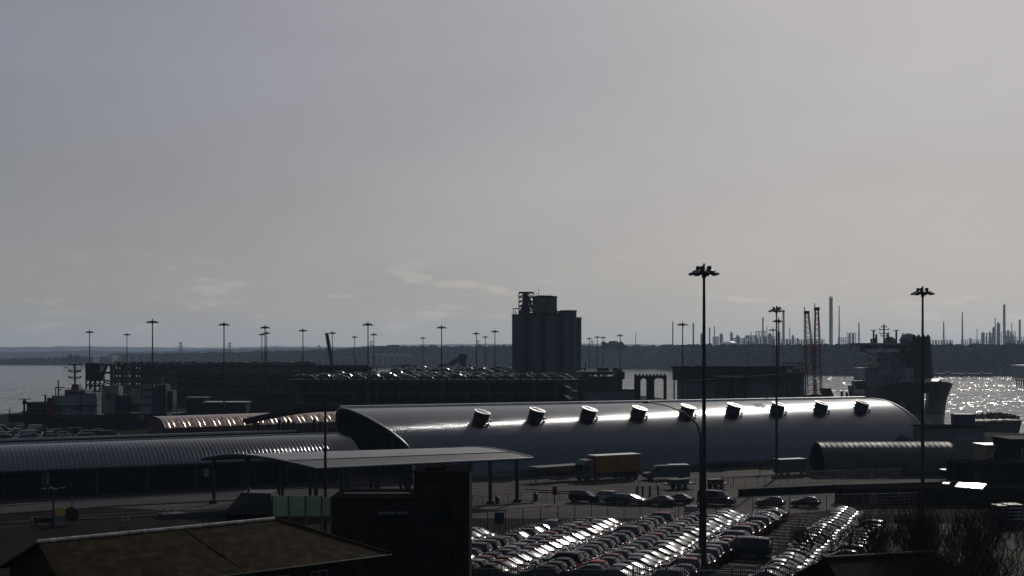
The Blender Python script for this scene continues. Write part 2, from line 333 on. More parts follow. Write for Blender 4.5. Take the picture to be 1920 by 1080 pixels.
def lerp_tab(tab, x):
    if x <= tab[0][0]: return tab[0][1]
    for (a, b), (c, d) in zip(tab, tab[1:]):
        if x <= c: return b + (d - b) * (x - a) / (c - a)
    return tab[-1][1]
def bank(name, x0, x1, top, shore, rise, back, step=6, rough=1.0, seed=1):
    """land across the water: a heightfield; TOP gives the skyline, SHORE the distance of the waterline, by bearing"""
    r = random.Random(seed); cols = []; ph = [r.random() * 6.28 for _ in range(6)]
    n = int((x1 - x0) / step) + 1
    fr = [0, 0.06, 0.25, 0.5, 0.75, 1.0]; hs = [0, 0.16, 0.45, 0.72, 0.92, 1.0]
    for i in range(n):
        px = x0 + i * step; d0 = lerp_tab(shore, px); d1 = d0 + rise
        z = CZ - (lerp_tab(top, px) - HZ) / FPX * d1
        z += rough * (math.sin(px * 0.11 + ph[0]) + 0.7 * math.sin(px * 0.29 + ph[1]) + 0.5 * r.uniform(-1, 1)) * d0 / 2300 * 0.7
        c = []
        for f, h in zip(fr, hs):
            d = d0 + rise * f
            zz = -3 + (z + 3) * h
            c.append(((px - 960) / FPX * d, d, zz))
        c.append(((px - 960) / FPX * (d1 + back), d1 + back, z * 0.9)); c.append(((px - 960) / FPX * (d1 + back), d1 + back, -4))
        cols.append(c)
    o = MB().grid(cols).build(name, M['hill'], smooth=True, ang=80); tag(o, kind='structure'); return cols
bank('hills', -300, 2300, [(-300, 650), (0, 651), (160, 649), (260, 651), (420, 652), (520, 649), (640, 651), (760, 646), (900, 645), (1100, 644), (1300, 647), (2300, 648)], [(-300, 8200), (2300, 8200)], 900, 800, 12, 0.6, 3)
bank('hills', -300, 1100, [(-300, 664), (60, 660), (160, 657), (260, 659), (420, 655), (520, 653), (700, 650), (1100, 650)], [(-300, 5200), (1100, 4200)], 600, 500, 10, 0.6, 4)
cA = bank('far_bank', -260, 420, [(-260, 676), (0, 674), (60, 673), (120, 671), (200, 669), (300, 666), (420, 664)], [(-260, 2700), (420, 2600)], 120, 300, 5, 0.5, 5)
cB = bank('far_bank', 280, 960, [(280, 665), (420, 663), (500, 661), (560, 660), (640, 657), (690, 653), (740, 651), (860, 652), (960, 650)], [(280, 2450), (600, 2100), (960, 1900)], 190, 400, 5, 0.6, 6)
cC = bank('far_bank', 840, 2300, [(840, 653), (1000, 650), (1100, 650), (1300, 649), (1900, 649), (2300, 649)], [(840, 1980), (1230, 1900), (1330, 1420), (1560, 1300), (2300, 1270)], 130, 500, 6, 0.4, 8)
def blob_set(seed):
    import bmesh
    r = random.Random(seed); bm = bmesh.new(); bmesh.ops.create_icosphere(bm, subdivisions=1, radius=1)
    vs = [v.co * r.uniform(0.62, 1.2) for v in bm.verts]; fs = [[v.index for v in f.verts] for f in bm.faces]; bm.free(); return vs, fs
BL = [blob_set(i) for i in range(7)]
def wood(name, cols, n, r0, r1, seed, label, jmax=5):
    r = random.Random(seed); mb = MB()
    for _ in range(n):
        i = r.randrange(len(cols) - 1); j = min(int(jmax * (r.random() ** 0.8)), jmax - 1); u = r.random(); v = r.random()
        a = Vector(cols[i][j]).lerp(Vector(cols[i + 1][j]), u); c = Vector(cols[i][j + 1]).lerp(Vector(cols[i + 1][j + 1]), u); p = a.lerp(c, v)
        if p.z < 0: continue
        k = r.uniform(r0, r1); vs, fs = r.choice(BL); ca, sa = math.cos(r.random() * 6.28), 0; ca = r.choice((1, -1)); 
        sx, sy, sz = k * r.uniform(.8, 1.3) * ca, k, k * r.uniform(.7, 1.15)
        mb.add([(p.x + q.x * sx, p.y + q.y * sy, p.z + q.z * sz) for q in vs], fs)
    return tag(mb.build(name, M['foliage']), label, 'woodland', kind='stuff')
wood('woodland', cC, 3600, 2.2, 4.6, 11, 'dark wooded bank across the water under the refinery skyline')
wood('woodland', cB, 1600, 3.0, 6.0, 12, 'hazy wooded ridge behind the car decks left of the silo')
wood('woodland', cA, 700, 2.5, 5.0, 13, 'low wooded point beyond the water at the far left')
# clumps of trees that stand above the skyline
def far_tree(px, py, d, h, w, label):
    t = thing('tree', label, 'tree', (X(px, d), d, Z(py, d) - h)); r = random.Random(int(px)); mb = MB()
    MB().tube([(0, 0, -4), (0, 0, h * .5)], [h * .05, h * .03], 6).build('trunk', M['bark'], t)
    for _ in range(46):
        a = r.random() * 6.28; q = r.random() ** .5 * w; z = h * r.uniform(.3, .95) * (1 - .35 * (q / w) ** 2); k = r.uniform(.10, .22) * h; vs, fs = r.choice(BL)
        mb.add([(q * math.cos(a) + v.x * k * 1.2, q * math.sin(a) + v.y * k, z + v.z * k) for v in vs], fs)
    mb.build('crown', M['foliage'], t)
for px, py, h, w, lb in [(1138, 639, 14, 9, 'round tree on the far skyline, left one of the clump right of the silo'), (1150, 638, 15, 10, 'tallest tree of the clump on the far skyline right of the silo'),
                         (1161, 641, 12, 8, 'low round tree ending the skyline clump right of the silo'), (1703, 635, 12, 10, 'round tree on the skyline between the ship radar mast and its funnels')]:
    far_tree(px, py, 1700 if px < 1400 else 1500, h, w, lb)
for px, py, h, w, lb in [(727, 648, 16, 12, 'broad skyline tree behind the bare deck of the long car deck'), (737, 646, 18, 13, 'highest skyline tree right of the twin floodlight masts'), (866, 648, 14, 12, 'skyline tree above the dark conveyor tower'),
                         (905, 648, 14, 11, 'skyline tree just left of the silo between two masts'), (138, 665, 14, 16, 'broad clump of trees on the far left shore above the ship mast')]:
    far_tree(px, py, 2300, h * 1.25, w * 1.2, lb)

# ---- refinery skyline across the water
DR = 3000.0
def chim(px, py, w, label, kind='chimney', top=None, m='chimney', taper=0.85, rim=True, d=DR):
    h = Z(py, d); r0 = w / FPX * d / 2
    t = thing('chimney', label, 'chimney', (X(px, d), d, 0))
    MB().tube([(0, 0, -3), (0, 0, h)], [r0, r0 * taper], 14).build('shaft', M[m], t, smooth=True)
    if rim:
        b_ = MB(); b_.cyl((0, 0, h - r0 * 1.2), r0 * taper * 1.12, r0 * .8, 12)
        for a in range(3): b_.bar((r0 * .6 * math.cos(a * 2.1), r0 * .6 * math.sin(a * 2.1), h), (r0 * .6 * math.cos(a * 2.1), r0 * .6 * math.sin(a * 2.1), h + r0 * .9), r0 * .22)
        b_.build('rim', M['refinery'], t)
    return t
chim(1300, 606, 3.4, 'slender grey chimney first at the left end of the refinery skyline')
chim(1330.5, 614, 3.0, 'short chimney left of its thinner twin beside the refinery dome', rim=False)
chim(1339.5, 612, 2.2, 'thin short chimney just left of the refinery dome', rim=False)
chim(1469, 583, 5.4, 'stout tapered chimney right of the paired floodlight masts', taper=0.72)
chim(1480.5, 614, 1.6, 'needle-thin stack between the stout chimney and the lattice booms', rim=False)
chim(1558, 558, 7.0, 'tallest and thickest chimney on the refinery skyline', taper=0.94)
chim(1573.5, 573, 3.6, 'tall tapering chimney right beside the tallest one', taper=0.45, rim=False)
chim(1804.5, 585, 4.6, 'tall pointed chimney on the skyline right of the ship', taper=0.4, rim=False)
chim(1866, 597, 2.2, 'thin stack rising from a column left of the thick right-hand chimney', rim=False)
chim(1883, 572, 5.4, 'thick chimney near the right end of the refinery skyline', taper=0.8)
chim(1912, 600, 4.2, 'shorter chimney last at the right end of the refinery skyline')
def col_(px, py, w, label, d=DR):
    h = Z(py, d); r0 = w / FPX * d / 2; r = random.Random(int(px * 7))
    t = thing('process_column', label, 'process column', (X(px, d), d, 0))
    MB().tube([(0, 0, -3), (0, 0, h * .55), (0, 0, h * .57), (0, 0, h - r0), (0, 0, h)], [r0, r0, r0 * .85, r0 * .85, r0 * .35], 14).build('vessel', M['refinery'], t, smooth=True)
    b_ = MB()
    for k in range(5):
        z = h * (.5 + .1 * k); b_.cyl((0, 0, z), r0 * 1.25, 1.2, 12)
    b_.bar((r0 * 1.1, 0, 0), (r0 * 1.1, 0, h * .96), 1.1); b_.bar((-r0 * .8, -r0 * .8, 0), (-r0 * .8, -r0 * .8, h * .8), .9); b_.build('platform', M['dark_steel'], t)
for a in [(1316, 624, 6, 'short thick column behind the nearest tall floodlight mast'), (1352, 625, 6.5, 'broad column standing left behind the white refinery dome'), (1371, 622, 4.5, 'slim column rising behind the white refinery dome'),
          (1383, 628, 7, 'stumpy broad column right of the white refinery dome'), (1395, 633, 4, 'small column midway between the dome and the scaffolded stack'), (1443, 624, 7, 'column in a pair left of the paired floodlight masts'), (1460, 620, 5, 'column just left of the stout tapered chimney'),
          (1486.5, 628, 4, 'small column left of the red lattice booms'), (1495, 633, 3, 'lowest column close to the left lattice boom'), (1819, 633, 3, 'tiny column right of the pointed chimney'), (1843, 622, 4.5, 'isolated column between pointed chimney and right-hand plant'),
          (1856, 621, 3, 'narrow column left of the right-hand plant'), (1863, 613, 5.5, 'broad column with a thin stack beside it, left of the thick right-hand chimney'), (1871.5, 604, 6, 'tallest broad column left of the thick right-hand chimney'), (1890, 618, 4, 'column just right of the thick right-hand chimney')]: col_(*a)
def frame_(px0, px1, py, label, d=DR, nlev=4, bays=3, fill=True):
    h = Z(py, d); z0 = 30; w = (px1 - px0) / FPX * d; t = thing('process_structure', label, 'process plant', (X((px0 + px1) / 2, d), d + 20, 0)); b_ = MB()
    b_.bx(-w / 2, w / 2, -8, 8, -3, z0)
    for i in range(bays + 1):
        for y in (-7, 7): b_.bar((-w / 2 + w * i / bays, y, 0), (-w / 2 + w * i / bays, y, h), 1.3)
    for k in range(nlev + 1):
        z = z0 + (h - z0) * k / nlev; b_.bx(-w / 2 - .5, w / 2 + .5, -8, 8, z - .5, z + .5)
    b_.build('steel_frame', M['refinery'], t)
    if fill:
        c_ = MB(); r = random.Random(int(px0))
        for i in range(bays): c_.cyl((-w / 2 + w * (i + .5) / bays, 0, 10), w / bays * .33, (h - 10) * r.uniform(.75, 1.0), 10)
        c_.each('vessel', M['refinery'], t)
frame_(1421, 1437, 621, 'dense scaffolded plant block under a stack left of the paired masts', bays=3)
chim(1430.5, 595, 3.2, 'stack rising out of the scaffolded plant block', rim=False)
frame_(1438, 1457, 631, 'wide low plant block behind the paired floodlight masts', bays=4)
frame_(1577, 1594, 633, 'low open pipe structure right of the tall tapering chimney', bays=5, fill=False)
frame_(1594, 1607, 624, 'taller open steel frame left of the guyed mast', bays=2)
frame_(1894, 1945, 632, 'wide low plant block at the right end of the skyline', bays=6)
frame_(1464, 1500, 636, 'low sprawling plant between the stout chimney and the lattice booms', bays=6)
frame_(1398, 1420, 640, 'low plant roofline right of the white refinery dome', bays=4)
frame_(1340, 1349, 631, 'compact plant block just left of the white refinery dome', bays=3)
frame_(1374, 1394, 634, 'crowded vessels between the white dome and the small column', bays=7)
frame_(1401, 1420, 629, 'cluster of thin vessels left of the scaffolded plant block', bays=6)
frame_(1504, 1548, 637, 'low plant skyline behind the red and white lattice jibs', bays=9)
frame_(1752, 1790, 638, 'low vessels around the guyed mast right of the ship', bays=7)
frame_(1810, 1842, 637, 'row of small vessels right of the pointed chimney', bays=8)
frame_(1848, 1879, 625, 'dense column cluster left of the thick right-hand chimney', bays=6)
frame_(1886, 1908, 622, 'dense vessel cluster between the last two chimneys', bays=5)
chim(1438, 612, 1.6, 'very thin flare stack right of the scaffolded plant stack', rim=False)
chim(1408, 622, 1.6, 'very thin vent stack left of the scaffolded plant block', rim=False)
chim(1832, 617, 1.5, 'very thin stack between pointed chimney and isolated column', rim=False)
chim(1897, 606, 1.8, 'very thin stack just left of the last chimney', rim=False)
t = thing('storage_dome', 'white domed storage tank in the refinery skyline', 'storage tank', (X(1363, DR), DR - 30, 0))
rows = []
rr = 15 / FPX * DR
for i in range(9):
    a = PI / 2 * i / 8; rows.append([(rr * math.cos(a) * math.cos(q), rr * math.cos(a) * math.sin(q), Z(646, DR) + rr * .42 * math.sin(a)) for q in [2 * PI * k / 24 for k in range(25)]])
MB().grid(rows).build('dome', M['white_paint'], t, smooth=True); MB().cyl((0, 0, -3), rr, Z(646, DR) + 3, 24).build('shell', M['refinery'], t)
def lattice(name, label, cat, px, py, d, w0, w1, group=None, arms=None, zb=0, m='refinery', w=0.5, n=9, guy=False, dx=0.0):
    h = Z(py, d) - zb; t = thing(name, label, cat, (X(px, d), d, zb), 0, group); b_ = MB()
    for k in range(n):
        f0, f1 = k / n, (k + 1) / n
        a0, a1 = (w0 + (w1 - w0) * f0) / 2, (w0 + (w1 - w0) * f1) / 2
        c0 = [(sx * a0 + dx * f0, sy * a0, h * f0) for sx, sy in ((-1, -1), (1, -1), (1, 1), (-1, 1))]; c1 = [(sx * a1 + dx * f1, sy * a1, h * f1) for sx, sy in ((-1, -1), (1, -1), (1, 1), (-1, 1))]
        for i in range(4):
            b_.bar(c0[i], c1[i], w); b_.bar(c0[i], c1[(i + 1) % 4], w * .6); b_.bar(c1[i], c1[(i + 1) % 4], w * .6)
    b_.build('lattice', M[m], t)
    if arms:
        a_ = MB()
        for z, l in arms: a_.bar((-l, 0, h * z), (l, 0, h * z), w * 1.2); a_.bar((-l, 0, h * z), (0, 0, h * (z + .05)), w * .7); a_.bar((l, 0, h * z), (0, 0, h * (z + .05)), w * .7)
        a_.build('cross_arm', M[m], t)
    if guy:
        a_ = MB()
        for sx in (-1, 1): a_.bar((sx * h * .12, 0, 0), (0, 0, h * .9), w * .35)
        a_.build('guy_wire', M[m], t)
    return t
lattice('lattice_mast', 'thin guyed lattice mast left of the ship bridge on the skyline', 'mast', 1610.5, 605, DR, 3, 1.2, guy=True, w=.9)
lattice('lattice_mast', 'thin guyed lattice mast on the skyline right of the ship funnels', 'mast', 1769.5, 603, DR, 3, 1.2, guy=True, w=.9)
lattice('lattice_mast', 'faint thin mast at the left end of the refinery skyline', 'mast', 1192, 624, DR, 1.2, .8, w=.5)
lattice('radio_mast', 'plain slender pole on the skyline left of the first refinery chimney', 'mast', 1261.5, 603, 1500, .7, .5, w=.5)
for px, py, lb in [(339, 641, 'electricity pylon on the far shore between the two left masts'), (430.5, 642, 'electricity pylon just right of the mast over the ramped deck'), (696, 639, 'faint electricity pylon between the close pair of masts'),
                   (896, 637, 'faint electricity pylon just left of the silo'), (1110, 638, 'faint electricity pylon right of the silo'), (598, 647, 'smallest electricity pylon left of the slanting crane jib')]:
    lattice('pylon', lb, 'pylon', px, py, 3600, 9, 2, 'pylons on the far shore', arms=[(.62, 9), (.78, 11), (.92, 7)], w=.8, n=6, m='dark_steel')
# low sheds on the far left shore
for px0, px1, y0, y1, d, lb in [(163, 187, 668, 682, 2560, 'low grey shed on the far shore behind the black box tower'), (203, 222, 667, 681, 2560, 'small square shed on the far shore left of the long warehouse'), (219, 322, 662, 680, 2650, 'long grey warehouse on the far left shore'), (322, 440, 664, 682, 2650, 'long low warehouse on the far shore, right-hand neighbour of the first'),
                               (700, 770, 664, 671, 2090, 'pale low roof half hidden in the far woods'), (1896, 1935, 684, 706, 1180, 'pale waterside building at the right edge below the wooded bank')]:
    t = thing('warehouse', lb, 'warehouse', (X((px0 + px1) / 2, d), d - 20, 0)); w = (px1 - px0) / FPX * d / 2; h = Z(y0, d); b_ = MB(); zb = min(0, Z(y1, d)) - 1
    b_.bx(-w, w, -20, 20, zb, h - 1.5); b_.build('wall', M['grey_paint'], t)
    MB().prism([(-w - .6, -20.6), (w + .6, -20.6), (w + .6, 20.6), (-w - .6, 20.6)], h - 1.5, h).build('roof', M['trim'], t)
    b_ = MB()
    for k in range(6): b_.bx(-w * .9 + w * .3 * k, -w * .9 + w * .3 * k + w * .16, -20.3, -19.9, zb + 2, h - 5)
    b_.each('door', M['dark_steel'], t)
# timber jetty on the right and an offshore dolphin
t = thing('jetty', 'low timber jetty on piles under the far wooded bank', 'jetty', (X(1800, 1255), 1255, -2.5)); b_ = MB(); b_.bx(X(1738, 1255) - X(1800, 1255), X(1862, 1255) - X(1800, 1255), -3, 3, 2.2, 3.4); b_.build('deck', M['dark_steel'], t)
b_ = MB()
for k in range(34):
    x = X(1740, 1255) - X(1800, 1255) + k * 1.98
    if k % 5 in (1, 4): continue
    b_.bx(x - .4, x + .5, -2.6, 2.6, -2, 2.6)
b_.each('pile', M['dark_steel'], t); b_ = MB()
for k in (3, 9, 10, 19, 27): b_.bx(X(1740, 1255) - X(1800, 1255) + k * 2, X(1740, 1255) - X(1800, 1255) + k * 2 + 2.4, -2, 2, 3.4, 5.2)
b_.each('deck_hut', M['grey_paint'], t)
t = thing('mooring_dolphin', 'dark framed mooring dolphin in the water at the right edge', 'mooring dolphin', (X(1917, 880), 880, -2.5)); b_ = MB()
for x in (-3.2, 0, 3.2):
    for y in (-2, 2): b_.cyl((x, y, -3), .4, 7, 8)
b_.each('pile', M['dark_steel'], t); MB().bx(-4, 4, -3, 3, 4, 5).build('platform', M['dark_steel'], t); b_ = MB()
for x in (-4, -2, 0, 2, 4): b_.bar((x, -3, 5), (x, -3, 6.4), .12)
b_.bar((-4, -3, 6.4), (4, -3, 6.4), .12); b_.build('railing', M['dark_steel'], t)

# ---- roads, kerbs and markings near the terminal (direction of the low hall and canopy)
A2 = R(29.0); a2 = Vector((math.cos(A2), math.sin(A2), 0)); b2 = Vector((math.sin(A2), -math.cos(A2), 0))
def strip(p, q, w, z0, z1):
    p, q = Vector((p[0], p[1], 0)), Vector((q[0], q[1], 0)); d = (q - p).normalized(); n = Vector((-d.y, d.x, 0)) * w / 2
    return [tuple((p + n).xy), tuple((p - n).xy), tuple((q - n).xy), tuple((q + n).xy)], z0, z1
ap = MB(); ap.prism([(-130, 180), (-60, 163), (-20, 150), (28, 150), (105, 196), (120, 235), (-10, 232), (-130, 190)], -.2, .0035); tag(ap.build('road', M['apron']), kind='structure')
lines = MB(); kerbs = MB(); pads = MB()
def gl(x0, y0, x1, y1, w=.22): lines.prism(*strip(G(x0, y0), G(x1, y1), w, .002, .006))
def gk(x0, y0, x1, y1, w=.3, h=.14): kerbs.prism(*strip(G(x0, y0), G(x1, y1), w, -.1, h))
for a in [(0, 947, 470, 917, .5), (0, 962, 270, 944, .35), (270, 944, 480, 934, .3), (60, 952, 330, 935, .15), (880, 955, 1040, 945, .3), (880, 962, 1000, 955, .2), (880, 920, 1080, 908, .25), (300, 940, 560, 922, .2), (1330, 892, 1560, 882, .35), (1100, 906, 1300, 893, .2), (150, 967, 420, 950, .15), (1340, 905, 1500, 896, .2), (900, 938, 1130, 921, .2), (20, 978, 180, 968, .12), (0, 990, 120, 980, .12), (350, 948, 470, 940, .15), (430, 926, 600, 915, .14), (890, 972, 1010, 962, .12), (1010, 958, 1180, 950, .12), (1110, 914, 1300, 902, .15), (1200, 920, 1310, 927, .12), (1290, 960, 1480, 952, .12), (1350, 886, 1450, 880, .2), (620, 906, 870, 895, .2), (950, 902, 1080, 895, .16), (1060, 958, 1100, 966, .1), (1130, 952, 1170, 960, .1), (1230, 952, 1270, 960, .1)]: gl(*a)
for a in [(0, 965, 230, 949), (230, 949, 480, 937), (880, 951, 1000, 944), (1000, 923, 1180, 932), (985, 918, 1100, 924), (1340, 898, 1600, 884), (0, 950, 470, 921), (480, 921, 880, 900), (-60, 985, 420, 962)]: gk(*a)
q1 = [G(0, 951), G(470, 922), G(480, 936), G(230, 948), G(0, 964)]
pads.prism([tuple(p.xy) for p in q1], -.1, .11)
tag(lines.build('road_markings', M['paint_line']), kind='structure'); tag(kerbs.build('kerb', M['kerb']), kind='structure'); tag(pads.build('pavement', M['concrete_dark']), kind='structure')

# ================================================================== BUILDINGS
M['hall_roof'] = seam_mat('hall_roof_sheet', (0.066, 0.072, 0.082), 0.17, 1.0, 0.55, (1, 0, 0), 0.42, rot=R(24.5), var=.06)
M['low_roof'] = seam_mat('low_roof_sheet', (0.058, 0.064, 0.075), 0.13, 1.0, 0.62, (1, 0, 0), 0.50, rot=R(29), var=.06)
M['brown_roof'] = seam_mat('brown_roof_sheet', (0.34, 0.26, 0.20), 0.24, 1.0, 1.1, (1, 0, 0), 0.62, rot=R(37))
M['tunnel_sheet'] = seam_mat('tunnel_sheet', (0.010, 0.013, 0.016), 0.7, 0.0, 0.75, (1, 0, 0), 0.15, rot=R(2))
# ---- the long barrel-roofed terminal hall
HA, HX, HY, HW, HH, HL = R(24.5), -27.8, 206.0, 17.5, 11.0, 111.5
hall = thing('terminal_hall', 'long terminal hall with a grey half-barrel metal roof and nine round roof ventilators', 'terminal', (HX, HY, 0), HA)
def e0(t): return (-0.5 + 0.0265 * min(abs(t), 15.3) ** 2) * (1 if t > 0 else 0.55)
def skin(w, h, x0f, x1, n=44, m=34):
    rows = []
    for j in range(n + 1):
        ph = -PI / 2 + PI * j / n; t = w * math.sin(ph); z = h * math.cos(ph); xa = x0f(t)
        rows.append([(xa + (x1 - xa) * i / m, -t, max(z, 0)) for i in range(m + 1)])
    return rows
outr = skin(HW, HH, e0, HL); inr = skin(HW - .35, HH - .35, e0, HL)
mb = MB(); mb.grid(outr); mb.build('roof', M['hall_roof'], hall, smooth=True, ang=60)
mb = MB(); mb.grid(inr)
mb.grid([[r[0] for r in outr], [r[0] for r in inr]]); mb.grid([[r[-1] for r in outr], [r[-1] for r in inr]])
mb.build('roof_lining', M['soffit'], hall)
mb = MB(); mb.tube([(r[0][0] - .05, r[0][1], r[0][2] + .05) for r in outr], .13, 6); mb.build('verge_trim', M['trim'], hall)
mb = MB(); mb.tube([(r[-1][0] + .05, r[-1][1], r[-1][2] + .05) for r in outr], .13, 6); mb.build('verge_trim', M['trim'], hall)
mb = MB(); mb.bx(-.4, HL, 1.2, 2.4, HH - .06, HH + .34)
for k in range(38): mb.bx(k * 3 - .1, k * 3 + .1, 1.0, 1.2, HH - .1, HH + .3)
mb.build('ridge_walkway', M['bright_metal'], hall)
pts = [(-(HW - .5) * math.sin(-PI / 2 + PI * j / 24), (HH - .5) * math.cos(-PI / 2 + PI * j / 24)) for j in range(25)]
for xg, nm in ((9.0, 'gable_wall'), (HL - 1.2, 'gable_wall')):
    MB().slab([(xg, y, max(z, 0)) for y, z in pts], (.3, 0, 0)).build(nm, M['glass'], hall)
mb = MB()
for y in range(-14, 15, 4): mb.bar((8.9, y, 0), (8.9, y, (HH - .7) * math.sqrt(max(0, 1 - (y / (HW - .5)) ** 2))), .22)
for z in (3.2, 6.4): mb.bar((8.9, -HW * math.sqrt(1 - (z / HH) ** 2) + .8, z), (8.9, HW * math.sqrt(1 - (z / HH) ** 2) - .8, z), .2)
mb.build('mullion', M['dark_steel'], hall)
def hit_hall(px, py):
    d = Vector(((px - 960) / FPX, 1, -(py - HZ) / FPX)); C = Vector((0, 0, CZ)) - Vector((HX, HY, 0)); b = Vector((math.sin(HA), -math.cos(HA), 0))
    p, q, r, s_ = b.dot(C) / HW, b.dot(d) / HW, C.z / HH, d.z / HH
    aa, bb, cc = q * q + s_ * s_, 2 * (p * q + r * s_), p * p + r * r - 1
    s = (-bb - math.sqrt(max(bb * bb - 4 * aa * cc, 0))) / (2 * aa); Q = C + d * s
    return Q.dot(Vector((math.cos(HA), math.sin(HA), 0))), b.dot(Q), Q.z
vent_src = None
for px, py in [(901, 787), (1004, 783), (1102, 781), (1196, 779), (1287, 776), (1374, 773), (1457, 771), (1538, 769), (1614, 767)]:
    e, t_, z_ = hit_hall(px, py)
    nx = Vector((-.10, -(t_ / HW ** 2), z_ / HH ** 2 )).normalized(); nx = Vector((0.17, -.27, 1)).normalized()
    Mx = nx.to_track_quat('Z', 'X').to_matrix(); o0 = Vector((e, -t_, z_))
    def L3(x, y, z): return o0 + Mx @ Vector((x, y, z))
    r0 = 1.28; mb = MB(); rows = []
    for z, rr in ((-1.2, r0), (1.15, r0), (1.30, r0 + .12), (1.38, r0 + .12)): rows.append([L3(rr * math.cos(2 * PI * k / 28), rr * math.sin(2 * PI * k / 28), z) for k in range(29)])
    mb.grid(rows); v = mb.build('roof_ventilator', M['dark_steel'], hall, smooth=True)
    mb = MB(); ring = []
    for rr, z in ((r0 + .14, 1.36), (r0 + .14, 1.46), (r0 - .2, 1.46), (r0 - .2, 1.3)): ring.append([L3(rr * math.cos(2 * PI * k / 28), rr * math.sin(2 * PI * k / 28), z) for k in range(29)])
    mb.grid(ring); mb.build('cap_ring', M['bright_metal'], v, smooth=True)
    mb = MB(); mb.add([L3((r0 - .2) * math.cos(2 * PI * k / 28), (r0 - .2) * math.sin(2 * PI * k / 28), 1.38) for k in range(28)], [tuple(range(28))])
    mb.build('louvre', M['bright_metal'], v)
    mb = MB(); mb.bar(L3(-r0, .0, 1.45), L3(r0, .0, 1.45), .24, .1); mb.build('damper_bar', M['black'], v)
    mb = MB()
    for s_ in (-1, 1): mb.box(L3(s_ * (r0 + .25), -.5, .35), (.4, .4, .4), M=Mx)
    mb.each('motor_box', M['trim'], v)
# dark awning that reaches out on the far left of the gable
t = thing('entrance_awning', 'dark flat awning on posts left of the big gable arch', 'awning', (-38, 214, 0), R(16)); mb = MB()
rows = [[(x, y, 8.2 + 2.0 * math.sin(min(1, (x + 8.5) / 14) * PI / 2)) for x in [-8.5 + 1.5 * i for i in range(11)]] for y in (-5, 5)]
mb.grid(rows); mb.grid([[(p[0], p[1], p[2] + .45) for p in r] for r in rows])
for r in rows: mb.grid([r, [(p[0], p[1], p[2] + .45) for p in r]])
mb.add([rows[0][0], rows[1][0], (rows[1][0][0], rows[1][0][1], rows[1][0][2] + .45), (rows[0][0][0], rows[0][0][1], rows[0][0][2] + .45)], [(0, 1, 2, 3)])
mb.build('roof_slab', M['roof_dark'], t)
for x in (-6.5, -2.2, -.6, 4): 
    for y in (-4.2, 4.2): MB().tube([(x, y, 0), (x, y, 8.5)], .28, 8).build('post', M['dark_steel'], t)
# ---- low barrel-roofed hall on the left
low = thing('low_hall', 'low hall with a shallow curved seamed roof along the left side', 'terminal', (-73.1, 175.2, 0), A2)
PR = [(0, 7.2), (.8, 7.17), (1.6, 7.08), (2.4, 6.95), (3.2, 6.75), (4.2, 6.4), (5.0, 6.02), (5.8, 5.58), (6.4, 5.2), (7.2, 4.65), (7.8, 4.2), (8.0, 4.0)]
x0, x1 = -90.0, 51.5
rows = [[(x0 + (x1 + .10 * t_ - x0) * i / 40, -t_, z) for i in range(41)] for t_, z in PR]
mb = MB().grid(rows); mb.build('roof', M['low_roof'], low, smooth=True, ang=70)
mb = MB().grid([[(p[0], p[1], p[2] - .25) for p in r] for r in rows]); mb.grid([rows[-1], [(p[0], p[1], p[2] - .25) for p in rows[-1]]]); mb.grid([[r[-1] for r in rows], [(r[-1][0], r[-1][1], r[-1][2] - .25) for r in rows]])
mb.bx(x0, x1 + 1, -7.9, -4, 3.65, 3.85)
mb.build('soffit', M['soffit'], low)
MB().bx(x0, x1, -.02, .18, 7.15, 7.36).build('ridge_trim', M['trim'], low)
mb = MB(); mb.bx(x0, x1 - 4, .2, 10, 6.75, 7.0); mb.build('flat_roof', M['roof_dark'], low)
MB().bx(x0, x1 - 4, 10, 10.4, 6.6, 7.32).build('parapet', M['trim'], low)
MB().bx(x0, x1 - 2, -4.2, 10, 0, 3.8).build('wall', M['glass'], low)
mb = MB()
for k in range(48): mb.bx(x0 + k * 3 - .08, x0 + k * 3 + .08, -4.4, -4.2, 0, 3.65)
mb.bx(x0, x1 - 2, -4.38, -4.2, 2.4, 2.55); mb.build('mullion', M['dark_steel'], low)
for k in range(20): MB().tube([(x0 + 4 + 7 * k, -7.4, 0), (x0 + 4 + 7 * k, -7.4, 3.7)], .18, 10).build('column', M['dark_steel'], low)
for px, w_, h_ in ((76, .9, 1.6), (66, .5, 1.6), (380, .8, 1.2)):
    s_ = 0
    for k in range(200):
        s_ = -60 + k; q = Vector((-73.1, 175.2, 0)) + a2 * s_ + b2 * 4.5
        if (q.x / q.y * FPX + 960) > px: break
    MB().bx(s_, s_ + w_, -4.5, -4.4, 1.6, 1.6 + h_).build('lit_spot_panel', M['trim'], low)  # pale panels stand in for the lit spots under the eave
# ---- open arched canopy on columns in front of the hall
can = thing('arched_canopy', 'open canopy with a pale shallow-arched roof on columns in front of the hall', 'canopy', (-24.4, 151.9, 0), A2)
Nl, Nr, Rl, Rr, Fl, Fr = Vector((-24.4, 151.9, 6.0)), Vector((2.9, 166.8, 6.0)), Vector((-35.4, 160.4, 6.95)), Vector((-4.1, 172.8, 6.95)), Vector((-42, 165.5, 6.0)), Vector((-11, 179, 6.0))
def cp(u, v):
    l0 = Nl.lerp(Nr, u); m0 = Rl.lerp(Rr, u); r0 = Fl.lerp(Fr, u)
    if v < .5: k = v * 2; q = l0.lerp(m0, k)
    else: k = 2 - v * 2; q = r0.lerp(m0, k)
    q.z = 6.0 + .95 * math.sin(k * PI / 2); return q
VV = [0, .05, .1, .2, .3, .4, .5, .6, .7, .8, .9, 1]
top = [[cp(i / 24, v) for i in range(25)] for v in VV]
mb = MB().grid(top[3:]); mb.build('roof_sheet', M['roof_pale'], can, world=True, smooth=True)
